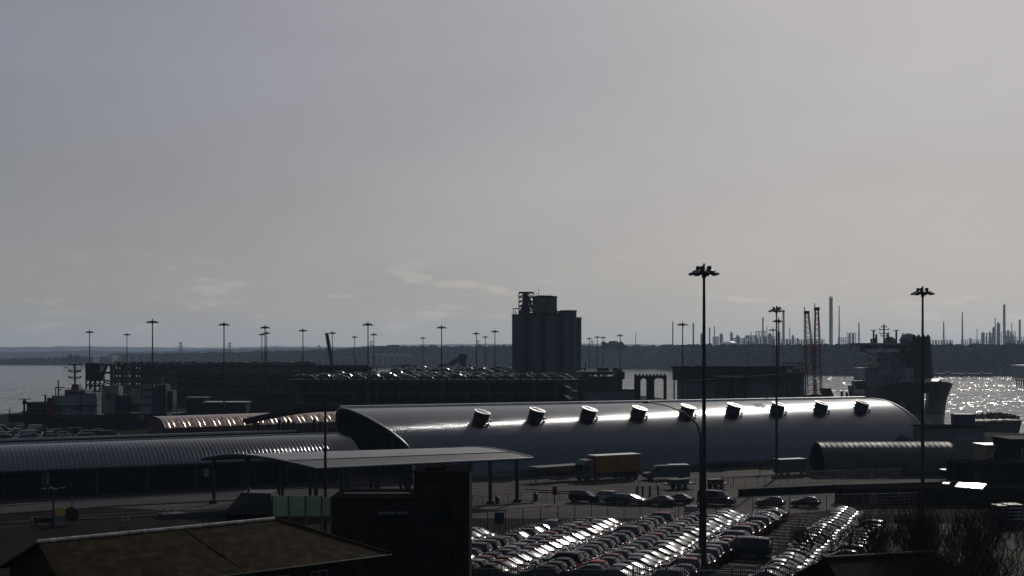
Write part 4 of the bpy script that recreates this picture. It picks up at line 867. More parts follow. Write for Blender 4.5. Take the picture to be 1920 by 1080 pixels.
MB().tube([(-.05, 0, z1 + .02), (w + .05, 0, z1 + .02)], .10, 8).build('ridge', mat('ridge_dark', (.05, .04, .03), .7, var=.3, scale=2), t); MB().bx(-.1, w + .3, -4.6, 4.6, 0, z1 - 2.6).build('wall', M['brick'], t)
# glossy panels added for white glints, tilted to mirror the sun to the camera
hN = (sdir + Vector((-.36, -.92, .1)).normalized()).normalized(); hM = hN.to_track_quat('Z', 'Y').to_matrix()
for px, py, sx_, sy_, lb in ((1819, 911, 3.6, 2.3, 'rooftop glazing that flashes bright white on the dark store'), (1774, 906, .9, .7, 'small flashing roof hatch left of the big glinting skylight')):
    D1 = 164.8; zz_ = Z(py, D1); t = thing('skylight', lb, 'skylight', (X(px, D1), D1, 0)); zR = Z(916, 163)
    MB().box((0, 0, zz_), (sx_, sy_, .06), M=hM).build('glazing', M['lamp_glass'], t); MB().bx(-sx_ * .45, sx_ * .45, -sy_ * .4, sy_ * .4, zR - .15, max(zR - .1, zz_ - .22)).build('upstand', M['wall_dark'], t)
    mb = MB()
    for k in range(5): mb.box(hM @ Vector((-sx_ / 2 + sx_ * k / 4, 0, .05)) + Vector((0, 0, zz_)), (.07, sy_, .06), M=hM)
    mb.build('glazing_bar', M['black'], t)

# ================================================================== VEHICLES
def car_proto(kind):
    """mesh builders of one car, x forward, wheels on z = 0"""
    K = {'hatchback': dict(L=3.72, W=.82, low=[(-1.84, .34), (-1.90, .55), (-1.84, .90), (-1.6, .96), (.55, .96), (1.15, .92), (1.62, .80), (1.84, .60), (1.84, .32), (1.2, .22), (-1.3, .22)], gb=(-1.72, .84), gt=(-1.36, -.14), z=(.95, 1.42), gw=(.76, .60)),
         'saloon': dict(L=4.3, W=.85, low=[(-2.1, .34), (-2.16, .6), (-2.1, .92), (-1.3, .97), (.7, .95), (1.4, .88), (1.95, .74), (2.14, .55), (2.12, .3), (1.4, .22), (-1.5, .22)], gb=(-1.75, 1.0), gt=(-.95, -.05), z=(.95, 1.40), gw=(.77, .58)),
         'suv': dict(L=4.2, W=.88, low=[(-2.02, .42), (-2.08, .7), (-2.02, 1.05), (-1.8, 1.10), (.7, 1.10), (1.3, 1.06), (1.85, .96), (2.08, .72), (2.06, .38), (1.4, .3), (-1.5, .3)], gb=(-1.92, .95), gt=(-1.62, .25), z=(1.09, 1.66), gw=(.80, .66)),
         'van': dict(L=4.9, W=.95, low=[(-2.42, .36), (-2.46, .7), (-2.45, 1.15), (-2.3, 1.18), (1.25, 1.18), (1.6, 1.12), (2.2, .96), (2.44, .7), (2.44, .34), (1.6, .26), (-1.8, .26)], gb=(-2.42, 1.55), gt=(-2.34, .85), z=(1.17, 1.95), gw=(.90, .78))}[kind]
    w, (zb, zt), (b0, b1), (t0, t1), (wb, wt) = K['W'], K['z'], K['gb'], K['gt'], K['gw']
    parts = {}
    mb = MB(); rows = []
    cx = sum(p[0] for p in K['low']) / len(K['low'])
    for y, sc, dz in ((-w, .90, -.09), (-w + .035, .965, -.06), (-w + .11, .985, -.035), (-w * .72, .995, -.012), (-w * .4, 1.0, .018), (0, 1.005, .032), (w * .4, 1.0, .018), (w * .72, .995, -.012), (w - .11, .985, -.035), (w - .035, .965, -.06), (w, .90, -.09)):
        rows.append([(x * sc, y, (z + dz * (1 if z > .7 else 0) - .62) * (sc if abs(y) > w - .05 else 1) + .62) for x, z in K['low']] + [(K['low'][0][0] * sc, y, (K['low'][0][1] - .62) * (sc if abs(y) > w - .05 else 1) + .62)])
    mb.grid(rows); mb.add([p for p in rows[0][:-1]], [tuple(range(len(rows[0]) - 1))]); mb.add([p for p in rows[-1][:-1]], [tuple(range(len(rows[0]) - 1))])
    # roof panel with crown, and pillars
    rr = []
    for i in range(7):
        u = i / 6; x = t0 + (t1 - t0) * u
        rr.append([(x, wt * k, zt + .065 * (1 - k * k) - (.05 * (2 * u - 1) ** 2) + (-.012 if abs(k) == 1 else 0)) for k in (-1, -.9, -.6, -.2, .2, .6, .9, 1)])
    mb.grid(rr); mb.grid([[(p[0], p[1], p[2] - .05) for p in r] for r in rr])
    for s_ in (-1, 1):
        mb.bar((b0, s_ * wb, zb - .02), (t0, s_ * wt, zt - .05), .09, .07); mb.bar((b1, s_ * wb, zb - .02), (t1, s_ * wt, zt - .05), .07, .06)
        mb.bar((t0, s_ * wt, zt - .07), (t1, s_ * wt, zt - .06), .05, .06); xm = (b0 + b1) / 2; mb.bar((xm, s_ * wb, zb), (xm - .05, s_ * wt, zt - .05), .08, .05)
        mb.box((b1 - .22, s_ * (w + .07), zb + .06), (.12, .16, .11))
    if kind == 'van':
        for s_ in (-1, 1): mb.slab([(b0 + .02, s_ * wb, zb), (.35, s_ * wb, zb), (.15, s_ * wt, zt - .05), (t0 + .02, s_ * wt, zt - .05)], (0, -s_ * .03, 0))
    parts['body'] = mb
    def glassq(x0_, x1_, bulge, lo, hi):
        g_ = []
        for i in range(5):
            v = i / 4; x = x0_ + (x1_ - x0_) * v; hwid = lo + (hi - lo) * v - .04; z = zb + (zt - .05 - zb) * v
            g_.append([(x + bulge * (1 - k * k) * (1 if x0_ > 0 else -1), hwid * k, z + .02 * math.sin(PI * v)) for k in (-1, -.75, -.4, 0, .4, .75, 1)])
        return MB().grid(g_)
    parts['windscreen'] = glassq(b1 - .01, t1 + .02, .19, wb, wt)
    parts['rear_window'] = glassq(b0 + .01, t0 - .0, .08, wb, wt)
    for s_ in (-1, 1):
        q = MB().slab([(b0 + .08 if kind != 'van' else .4, s_ * (wb - .012), zb), (b1 - .08, s_ * (wb - .012), zb), (t1 - .04, s_ * (wt - .012), zt - .06), (t0 + .08 if kind != 'van' else .25, s_ * (wt - .012), zt - .06)], (0, -s_ * .01, 0))
        parts['side_window' + str(s_)] = q
        hx, hz = K['low'][6][0] * 1.0, K['low'][6][1] + .08
        parts['headlight' + str(s_)] = MB().box((hx - .04, s_ * (w - .26), hz), (.16, .30, .14))
        parts['tail_light' + str(s_)] = MB().box((K['low'][1][0] + .02, s_ * (w - .17), .80 if kind != 'suv' else .95), (.10, .16, .24))
        for f in (-.31, .31):
            r_ = .31 if kind != 'suv' else .35
            parts['wheel%d%d' % (s_, f > 0)] = MB().tube([(K['L'] * f, s_ * (w - .17), r_), (K['L'] * f, s_ * (w + .015), r_)], r_, 16)
    return parts
PROTO = {k: car_proto(k) for k in ('hatchback', 'saloon', 'suv', 'van')}
MESH = {}
def car_mesh(kind, part, colour):
    base = part.rstrip('-10') if part.startswith('wheel') else part.replace('-1', '').rstrip('1')
    key = (kind, part, colour if base == 'body' else '')
    if key not in MESH:
        m = PM[colour] if base == 'body' else M[{'windscreen': 'car_glass', 'rear_window': 'car_glass', 'side_window': 'car_glass', 'headlight': 'lamp_clear', 'tail_light': 'lamp_red', 'wheel': 'tyre'}[base]]
        o = PROTO[kind][part].build(base, m, smooth=True, ang=50); MESH[key] = (base, o.data); bpy.data.objects.remove(o)
    return MESH[key]
def car(kind, colour, loc, rz, label, group, cat='car'):
    t = thing({'hatchback': 'parked_car', 'saloon': 'parked_car', 'suv': 'parked_car', 'van': 'parked_van'}[kind], label, cat, loc, rz, group)
    for p in PROTO[kind]:
        b_, me = car_mesh(kind, p, colour); o = bpy.data.objects.new(b_, me); COL.objects.link(o); o.parent = t
    return t
SIMPLE = {}
far_mb = MB(); far_mats = [PM['dark grey'], PM['black'], PM['silver'], PM['dark blue'], M['car_glass'], M['tyre']]
def far_car(kind, colour, loc, rz):
    Mx = Matrix.Rotation(rz, 3, 'Z'); L_ = Vector(loc)
    for p, q in PROTO[kind].items():
        if 'light' in p: continue
        far_mb.cur = 4 if 'win' in p else 5 if p.startswith('wheel') else ['dark grey', 'black', 'silver', 'dark blue'].index(colour) if colour in ('dark grey', 'black', 'silver', 'dark blue') else 1
        far_mb.add([Mx @ v + L_ for v in q.v], q.f)
def deck_car(kind, colour, loc, rz, label, group, cat='car'):
    """a small far car: body, one glasshouse and a pair of axles"""
    if (kind, colour) not in SIMPLE:
        g_ = MB(); w_ = MB()
        for p, q in PROTO[kind].items():
            if 'win' in p: g_.add(q.v, q.f)
            if p.startswith('wheel'): w_.add(q.v, q.f)
        a = g_.build('window', M['car_glass'], smooth=True); q = PROTO[kind]['body']; h_ = MB(); h_.add(q.v, q.f); h_.cur = 1; h_.add(w_.v, w_.f); c = h_.build('body', [PM[colour], M['tyre']], smooth=True, ang=50); SIMPLE[(kind, colour)] = (c.data, a.data); bpy.data.objects.remove(a); bpy.data.objects.remove(c)
    t = thing('parked_car' if kind != 'van' else 'parked_van', label, cat, loc, rz, group)
    for nm, me in zip(('body', 'window'), SIMPLE[(kind, colour)]):
        o = bpy.data.objects.new(nm, me); COL.objects.link(o); o.parent = t
    return t
# ---- the car park in the foreground: rows along r, cars across along q
RA = R(90 - 22.6); rv = Vector((math.cos(RA), math.sin(RA), 0)); qv = Vector((rv.y, -rv.x, 0)); QA = math.atan2(qv.y, qv.x)
def uv(u, v): return qv * u + rv * v
ROWS = [  # centre u, v range, facing (+1 nose to the right), kinds, colours, words for the label
    (-53.6, 101, 121, 1, 'short flashing row beside brick tower', 'shiny', ('hatchback',), ('silver', 'white', 'dark grey')),
    (-49.6, 98.5, 130, -1, 'darkest row nearest the brick tower', 'dark', ('hatchback', 'suv', 'saloon'), ('black', 'black', 'dark blue', 'black', 'dark red')),
    (-46.5, 99.5, 133, -1, 'leftmost row of boxy hatchbacks', 'boxy', ('hatchback',), ('dark grey', 'white', 'dark red', 'dark grey', 'dark green', 'silver', 'white', 'black')),
    (-43.2, 100, 134.5, 1, 'leftmost long flashing row', 'shiny', ('saloon', 'hatchback', 'hatchback'), ('dark grey', 'silver', 'black', 'white', 'dark red')),
    (-39.5, 101, 141, -1, 'dark row by leftmost flashes', 'dark', ('hatchback', 'suv', 'hatchback'), ('black', 'dark blue', 'black', 'black', 'dark red', 'dark grey')),
    (-35.9, 103, 143, -1, 'boxy row left of tallest mast', 'boxy', ('hatchback',), ('dark grey', 'red', 'dark grey', 'dark red', 'dark green', 'silver', 'dark green', 'dark blue', 'black')),
    (-32.2, 102, 146.5, 1, 'flashing row crossed by tallest mast', 'shiny', ('saloon', 'hatchback'), ('silver', 'dark grey', 'white', 'black', 'silver')),
    (-28.3, 102, 151, -1, 'dark row along empty painted bays', 'dark', ('hatchback', 'saloon', 'suv'), ('black', 'dark red', 'dark grey', 'dark blue', 'black', 'dark red', 'black')),
    (-19.6, 106, 155.5, 1, 'flashing row among the bare trees', 'shiny', ('hatchback', 'saloon'), ('silver', 'dark grey', 'black', 'white')),
    (-15.8, 120, 142, -1, 'dark row behind the bare trees', 'dark', ('hatchback', 'suv'), ('black', 'dark grey', 'black', 'dark blue')),
]
GRP = {'shiny': 'cars in the sunlit flashing rows', 'dark': 'cars in the dark rows', 'boxy': 'small hatchbacks in the boxy rows'}
rc = random.Random(21); ncar = 0
for u, v0, v1, face, words_, cls, kinds, cols in ROWS:
    v = v0; i = 0
    while v < v1:
        p = uv(u + rc.uniform(-.22, .22), v); last = v + 2.1 >= v1
        k = kinds[0] if len(kinds) == 1 else rc.choice(kinds); c = cols[i % len(cols)] if len(kinds) == 1 else rc.choice(cols)
        if p.y > 104.6:
            nm = {'hatchback': 'hatchback', 'saloon': 'saloon', 'suv': 'estate'}[k]
            lab = f'{c} {nm}, last and farthest of the {words_}' if last else f'{c} {nm}, {ORD[i]} from the palings in the {words_}'
            car(k, c, p, QA + (0 if face > 0 else PI) + rc.uniform(-.05, .05), lab, GRP[cls]); ncar += 1; i += 1
        v += rc.uniform(1.98, 2.2)
# end-on vehicles at the heads of the rows
for px, py, k, c, rz, lb in [(1033, 1004, 'suv', 'dark grey', -1.75, 'boxy dark grey car seen from behind at the far end of the leftmost boxy row'), (1297, 975, 'suv', 'brown', -1.7, 'brown car seen end-on heading the boxy row left of tallest mast'),
                             (1399, 1043, 'van', 'dark grey', QA + PI, 'big dark van at the near end of the row along the painted bays')]:
    car(k, c, G(px, py), rz, lb, 'cars standing at the row ends', 'van' if k == 'van' else 'car')
# painted bay lines
mb = MB()
for k in range(22):
    v = 104 + k * 2.4; mb.prism([tuple(uv(-25.9, v).xy), tuple(uv(-25.9, v + .14).xy), tuple(uv(-23.2, v + .14).xy), tuple(uv(-23.2, v).xy)], .002, .006)
tag(mb.build('bay_markings', mat('bay_paint', (.24, .23, .22), .8, var=.3, scale=3)), kind='structure')
# ---- cars on the road behind the car park
for px, py, k, c, rz, lb in [(1096, 942, 'suv', 'black', -.45, 'black estate car alone at the left of the queue behind the fence'), (1133, 942.5, 'suv', 'white', 2.6, 'white-roofed car second in the queue behind the fence'), (1158, 945, 'hatchback', 'dark blue', 2.6, 'dark blue small car third in the queue behind the fence'),
                             (1187, 946, 'saloon', 'silver', -.5, 'silver-blue car with a flash on its roof in the queue behind the fence'), (1237, 948, 'saloon', 'dark grey', 2.75, 'dark grey saloon left of the big mast behind the fence'), (1270, 945, 'saloon', 'black', 2.75, 'black saloon tucked beside the big floodlight mast'),
                             (1344, 947, 'van', 'black', -.4, 'black van just right of the big floodlight mast'), (1444, 951, 'hatchback', 'dark grey', 2.7, 'dark car parked beyond the far end of the painted bays'), (1510, 951, 'hatchback', 'black', 2.7, 'black car half hidden by bare branches right of the bays')]:
    car(k, c, G(px, py), rz, lb, 'vehicles waiting behind the car park fence', 'van' if k == 'van' else 'car')
# ---- white box van, pale van, lorry with orange trailer
def wheels(t, xs, hw, r, name='wheel'):
    for x in xs:
        for s_ in (-1, 1):
            w_ = MB().tube([(x, s_ * (hw - .28), r), (x, s_ * hw, r)], r, 16).build(name, M['tyre'], t); MB().tube([(x, s_ * (hw - .02), r), (x, s_ * (hw + .02), r)], r * .5, 10).build('hub', M['galv'], w_)
p0, p1 = G(1207, 900), G(1291, 898.5); t = thing('panel_van', 'long pale panel van with a light roof stripe right of the orange lorry', 'van', (p0 + p1) / 2, math.atan2(p1.y - p0.y, p1.x - p0.x)); L_ = (p1 - p0).length; h = L_ / 2
prof = [(-h, .45), (-h, 1.1), (-h + .95, 1.3), (-h + 1.75, 2.15), (-h + 2.1, 2.3), (h - .1, 2.35), (h, 2.2), (h, .45)]
mb = MB(); mb.grid([[(x * sc, y, z if z < 2 else z - dz) for x, z in prof] for y, sc, dz in ((-1, .985, .1), (-.9, 1, 0), (0, 1, -.03), (.9, 1, 0), (1, .985, .1))]); 
for y in (-1, 1): mb.add([(x * .985, y, z if z < 2 else z - .1) for x, z in prof], [tuple(range(8))])
mb.add([(x, y, .45) for x in (-h, h) for y in (-1, 1)], [(0, 1, 3, 2)]); mb.build('body', M['van_grey'], t, smooth=True, ang=35)
MB().slab([(-h + .98, -.85, 1.36), (-h + .98, .85, 1.36), (-h + 1.72, .8, 2.12), (-h + 1.72, -.8, 2.12)], (-.03, 0, .02)).build('windscreen', M['car_glass'], t)
for s_ in (-1, 1): MB().slab([(-h + 1.1, s_ * 1.0, 1.35), (-h + 2.2, s_ * 1.0, 1.35), (-h + 2.2, s_ * 1.0, 2.0), (-h + 1.75, s_ * 1.0, 2.0)], (0, s_ * .015, 0)).build('side_window', M['car_glass'], t)
MB().bx(h * .1, h * .95, -.7, .7, 2.36, 2.44).build('roof_panel', M['white_paint'], t); wheels(t, (-h + 1.0, h - 1.2), 1.0, .34)
for s_ in (-1, 1): MB().box((-h + .05, s_ * .75, .95), (.12, .3, .2)).build('headlight', M['lamp_clear'], t)
p0, p1 = G(1457, 893), G(1518, 890); t = thing('box_van', 'pale box-bodied van parked at the foot of the second tall mast', 'van', (p0 + p1) / 2, math.atan2(p1.y - p0.y, p1.x - p0.x)); h = (p1 - p0).length / 2
MB().bx(-h, h * .55, -1.05, 1.05, .6, 2.75).build('box_body', M['van_grey'], t); MB().bx(-h - .03, h * .58, -1.08, 1.08, 2.75, 2.82).build('roof_panel', M['ship_grey'], t)
mb = MB(); pr = [(h * .58, .45), (h, .45), (h, 1.1), (h - .35, 1.3), (h * .78, 2.05), (h * .58, 2.15)]; mb.grid([[(x, y, z) for x, z in pr + pr[:1]] for y in (-.98, 0, .98)])
for y in (-.98, .98): mb.add([(x, y, z) for x, z in pr], [tuple(range(6))])
mb.build('cab', M['grey_paint'], t); MB().slab([(h - .33, -.85, 1.33), (h - .33, .85, 1.33), (h * .79, .8, 2.0), (h * .79, -.8, 2.0)], (.03, 0, .02)).build('windscreen', M['car_glass'], t); wheels(t, (-h * .55, h * .7), 1.0, .36)
p0, p1 = G(1085, 902.5), G(1193, 896); t = thing('lorry', 'lorry with a white cab and an orange curtain-sided trailer in front of the hall', 'lorry', (p0 + p1) / 2, math.atan2(p1.y - p0.y, p1.x - p0.x)); h = (p1 - p0).length / 2
tr = MB().bx(-h + 2.5, h, -1.27, 1.27, 1.25, 3.9).build('trailer_body', M['orange_box'], t); MB().bx(-h + 2.45, h + .03, -1.3, 1.3, 3.9, 4.02).build('trailer_roof', M['trim'], t); MB().bx(-h + 2.45, h + .02, -1.3, 1.3, 1.05, 1.28).build('side_rail', M['dark_steel'], t)
MB().bx(-h + 2.4, -h + 2.52, -1.28, 1.28, 1.3, 3.92).build('headboard', M['red_paint'], t)
mb = MB(); cx = h * .14
mb.slab([(cx - .55, -1.28, 2.2), (cx - .3, -1.28, 2.2), (cx + .25, -1.28, 3.4), (cx - .05, -1.28, 3.4)], (0, -.015, 0)); mb.slab([(cx + .1, -1.28, 2.4), (cx + .42, -1.28, 2.4), (cx + .1, -1.28, 2.95)], (0, -.015, 0)); mb.build('emblem', M['orange_dark'], t)
mb = MB(); pr = [(-h, .5), (-h, 1.6), (-h + .12, 2.75), (-h + .7, 3.35), (-h + 2.1, 3.45), (-h + 2.1, .5)]; mb.grid([[(x, y, z) for x, z in pr + pr[:1]] for y in (-1.22, 1.22)])
for y in (-1.22, 1.22): mb.add([(x, y, z) for x, z in pr], [tuple(range(6))])
cab = mb.build('cab', M['van_grey'], t); MB().slab([(-h + .01, -1.1, 1.65), (-h + .01, 1.1, 1.65), (-h + .12, 1.1, 2.6), (-h + .12, -1.1, 2.6)], (-.03, 0, 0)).build('windscreen', M['car_glass'], cab)
for s_ in (-1, 1): MB().bx(-h + .35, -h + 1.3, s_ * 1.22, s_ * 1.235, 1.8, 2.55).build('side_window', M['car_glass'], cab)
MB().bx(-h + .05, -h + 2.0, -1.24, 1.24, .45, .75).build('bumper', M['blue_paint'], cab); MB().bx(-h + 1.2, h - .3, -.5, .5, .7, 1.1).build('chassis', M['dark_steel'], t); MB().bx(-h + 3.2, h * .45, -1.2, 1.2, .45, 1.0).build('side_skirt', M['blue_paint'], t)
wheels(t, (-h + .9, -h + 2.6, h - 1.0, h - 2.1, h - 3.2), 1.22, .48)
# ---- small flatbeds and a trailer between van and mast
for px, py, L_, lb, m_ in [(1273, 917, 4.6, 'low flatbed trailer loaded with dark gear near the big mast', 'dark_steel'), (1342, 917, 3.2, 'maroon crate-like trailer right of the big mast', 'maroon')]:
    g_ = G(px, py); t = thing('flatbed_trailer', lb, 'trailer', g_, .45); MB().bx(-L_ / 2, L_ / 2, -.9, .9, .7, .9).build('bed', M[m_], t); mb = MB()
    for k in range(5): mb.bar((-L_ / 2 + L_ * k / 4, -.9, .9), (-L_ / 2 + L_ * k / 4, -.9, 1.6), .07)
    mb.bar((-L_ / 2, -.9, 1.6), (L_ / 2, -.9, 1.6), .07); mb.build('side_rail', M['galv'], t); MB().bx(-L_ * .35, L_ * .3, -.6, .6, .9, 1.5).build('load', M[m_], t); wheels(t, (-.5, .5), .95, .36)
# ---- cars on the roof decks
kr = ('hatchback', 'suv', 'hatchback', 'saloon'); kc = ('dark grey', 'black', 'dark grey', 'black', 'dark blue', 'silver', 'black', 'dark grey')
x = X(578, 334); i = 0
while x < X(1052, 334) and i < 17:
    k = rc.choice(kr); c = rc.choice(kc); deck_car(k, c, (x, 336.6, 13.1), PI * (rc.random() < .12) + rc.uniform(-.03, .03), f'{c} car, {ORD[i]} from left along nearer car deck front edge', 'cars along the front edge of the car deck roof'); x += 4.55; i += 1
for j, (y, xa, xb, w_) in enumerate([(346, 560, 1062, 'second'), (356, 600, 1070, 'third'), (371, 612, 1075, 'fourth'), (392, 640, 1080, 'fifth')]):
    x = X(xa, y); i = 0
    while x < X(xb, y) and i < 26:
        if rc.random() < .9:
            k = rc.choice(kr); c = rc.choice(kc); deck_car(k, c, (x, y + rc.uniform(-.5, .5), 13.1), rc.choice((0, PI)) + rc.uniform(-.04, .04), f'{c} car, {ORD[i]} from left, {w_} row back on nearer car deck roof', 'cars in the inner rows of the car deck roof')
        x += 4.7; i += 1
for j, (y, xa, xb, w_) in enumerate([(457, 740, 1140, 'front'), (480, 742, 1100, 'second'), (510, 745, 1090, 'third'), (545, 750, 1085, 'fourth'), (572, 755, 1080, 'back')]):
    x = X(xa, y); i = 0
    while x < X(xb, y) and i < 30:
        if rc.random() < .92:
            k = rc.choice(kr); c = rc.choice(kc)
            if y > 460: far_car(k, c, (x, y, 13.3), rc.choice((0, PI, PI / 2)) + rc.uniform(-.04, .04))
            else: deck_car(k, c, (x, y, 13.3), rc.choice((0, PI, PI / 2)) + rc.uniform(-.04, .04), f'{c} car, {ORD[i]} from left, {w_} row of the car deck before the silo', 'cars on the rear car deck roof')
        x += 4.9 if y < 520 else 5.4; i += 1
x = X(217, 481); i = 0
while x < X(584, 481) and i < 27:
    k = rc.choice(kr); c = rc.choice(kc); deck_car(k, c, (x, 483.5, 15.9), PI / 2 + .55 + rc.uniform(-.05, .05), f'{c} car, {ORD[i]} from left on the longest car deck roof edge', 'cars on the roof of the longest car deck'); x += 2.95; i += 1
x = X(217, 492); i = 0
while x < X(590, 492) and i < 30:
    far_car(rc.choice(kr), rc.choice(kc), (x, 492, 15.9), PI / 2 + .55 + rc.uniform(-.05, .05)); x += 3.1; i += 1
far_o = far_mb.build('parked_cars', far_mats, smooth=True, ang=50); tag(far_o, 'far rows of small dark cars on the rear car decks', 'cars', kind='stuff')
# ---- vans and coaches ranked on the left quay
i = 0
for y, xa, xb, w_ in [(283, 2, 178, 'nearest'), (293, 4, 212, 'middle'), (304, -8, 205, 'rear'), (316, 0, 90, 'farthest')]:
    x = X(xa, y); i = 0
    while x < X(xb, y):
        c = rc.choice(('dark grey', 'black', 'silver', 'dark blue')); k = rc.choice(('van', 'van', 'suv'))
        deck_car(k, c, (x, y, 0), A2 + rc.choice((0, PI)) + rc.uniform(-.06, .06), f'{c} {"van" if k == "van" else "car"}, {ORD[i]} from left, {w_} rank behind the low hall', 'vehicles ranked behind the low hall', 'van' if k == 'van' else 'car'); x += rc.uniform(4.6, 5.6); i += 1

# ================================================================== MASTS AND LAMPS
HM = 27.6
def mast_parts(parent, d):
    big = d < 230
    MB().tube([(0, 0, 0), (0, 0, 2.2), (0, 0, HM * .6), (0, 0, HM - .3)], [.27, .24, .17, .11], 14).build('pole', M['dark_steel'], parent, smooth=True)
    b_ = MB().bx(-.34, .34, -.34, .34, 0, .35); b_.bx(-.16, .16, -.30, -.2, .8, 1.9); b_.build('base_box', M['dark_steel'], parent)
    b_ = MB()
    for z, r in ((HM - .55, .80), (HM - .25, .62)): b_.tube([(r * math.cos(2 * PI * k / 20), r * math.sin(2 * PI * k / 20), z) for k in range(21)], .05, 6, cap=False)
    for k in range(8): a = 2 * PI * k / 8; b_.bar((0, 0, HM - .45), (.85 * math.cos(a), .85 * math.sin(a), HM - .55), .06)
    b_.tube([(0, 0, HM - .9), (0, 0, HM - .1)], .2, 10); b_.build('head_frame', M['black'], parent)
    n = 9 if big else 8
    for k in range(n):
        a = 2 * PI * (k + .35) / n; Mx = Matrix.Rotation(a, 3, 'Z') @ Matrix.Rotation(R(20), 3, 'Y'); f = MB()
        f.box(Vector((1.02 * math.cos(a), 1.02 * math.sin(a), HM - .50)), (.62, .50, .16), M=Mx); f.box(Vector((.86 * math.cos(a), .86 * math.sin(a), HM - .36)), (.26, .36, .2), M=Mx)
        o = f.build('floodlight', M['black'], parent)
        if big: MB().box(Vector((1.05 * math.cos(a), 1.05 * math.sin(a), HM - .412)), (.46, .44, .02), M=Matrix.Rotation(a, 3, 'Z') @ Matrix.Rotation(R(16), 3, 'Y')).build('lamp_cover', M['lamp_glass'], o)
    if big:
        for k in range(5):
            a = 2 * PI * k / 5 + .3; MB().tube([(.55 * math.cos(a), .55 * math.sin(a), HM - .25), (.55 * math.cos(a), .55 * math.sin(a), HM + .12)], [.17, .15], 10).build('control_gear', M['black'], parent)
    MB().tube([(0, 0, HM - .3), (0, 0, HM + .35)], .09, 8).build('cap', M['black'], parent)
MASTS = [(1320, 503, 'tallest floodlight mast standing in front of the car park'), (1730, 542, 'floodlight mast in front of the ship behind the bare trees'), (1456, 577, 'floodlight mast crossing the eighth-lit right part of the hall roof'),
 (286, 600, 'floodlight mast rising left of the brown-roofed shed'), (168, 620, 'leftmost floodlight mast directly above the black box tower'), (238, 625, 'second floodlight mast from the left above the car deck end'), (420, 605, 'floodlight mast crossing the brown-roofed shed'),
 (497, 611, 'tallest of the three close masts over the long car deck'), (491, 625, 'shortest and leftmost of the three close masts'), (500, 622, 'middle-height mast half merged with the tallest of the three close ones'), (568, 617, 'floodlight mast left of the slanting crane jib'),
 (623, 622, 'floodlight mast touching the slanting crane jib'), (665, 630, 'short far mast between the crane jib and the tall left deck mast'), (690, 605, 'tall mast at the left part of the nearer car deck'), (701, 625, 'shorter mast paired just right of the tall left deck mast'),
 (793, 632, 'smallest faint mast midway along the car decks'), (828, 611, 'tall mast rising before the middle of the nearer car deck'), (893, 623, 'first of three masts left of the silo'), (910, 630, 'shortest middle one of three masts left of the silo'), (928, 619, 'tallest of three masts left of the silo'),
 (1105, 633, 'shortest mast close to the right flank of the silo'), (1120, 630, 'left mast of the close pair right of the silo'), (1131, 631, 'right mast of the close pair right of the silo'), (1163, 627, 'mast above the slotted block right of the silo'),
 (1280, 605, 'mast behind the left end of the quay warehouse'), (1403, 630, 'short mast behind the middle of the quay warehouse'), (1449.5, 616, 'short mast just left of the mast at the lit hall roof'), (1460, 598, 'mast just right behind the mast at the lit hall roof')]
MASTS[2] = (1456, 577, 'second tallest mast, crossing the right part of the hall roof')
for px, py, lb in MASTS:
    d = (HM - CZ) * FPX / (HZ - py)
    if px == 1320: d = 107.0
    t = thing('floodlight_mast', lb, 'floodlight mast', (X(px, d), d, 0), rnd.random(), 'floodlight masts over the docks'); mast_parts(t, d)
def slim_pole(px, ytop, d, label, r=.10, arm=None):
    t = thing('lamp_post', label, 'lamp post', (X(px, d), d, 0)); h = Z(ytop, d); MB().tube([(0, 0, 0), (0, 0, h * .5), (0, 0, h)], [r * 1.3, r, r * .8], 10).build('post', M['black'], t, smooth=True)
    if arm: MB().tube(arm(h), [r * .8, r * .7, r * .6, r * .5, r * .45], 8).build('arm', M['black'], t); e = Vector(arm(h)[-1]); MB().tube([e, e + Vector((-.35, 0, .03)), e + Vector((-.9, 0, -.02))], [.06, .13, .05], 8).build('lantern', M['dark_steel'], t)
    else: MB().box((0, 0, h + .06), (.7, .3, .12)).build('lantern', M['black'], t)
    return t
slim_pole(610, 752, 128, 'plain dark lamp post in front of the left end of the hall', .15)
pxm = 2300 / 118.0
slim_pole(1313.5, 815, 118, 'lamp post with a long curved arm beside the tallest mast', .13, lambda h: [(0, 0, h), (-8 / pxm, 0, h + 22 / pxm), (-32 / pxm, 0, h + 42 / pxm), (-62 / pxm, 0, h + 54 / pxm), (-92 / pxm, 0, h + 60 / pxm)])
slim_pole(983, 700, 250, 'thin dark pole standing before the nearer car deck and silo', .12)
slim_pole(85, 742, 240, 'dark pole with a wedge-shaped lantern in front of the left ship', .22)
slim_pole(1098, 680, 470, 'short thin pole at the foot of the silo', .2)
slim_pole(1264, 698, 420, 'short pole on the quay left of the warehouse', .25)
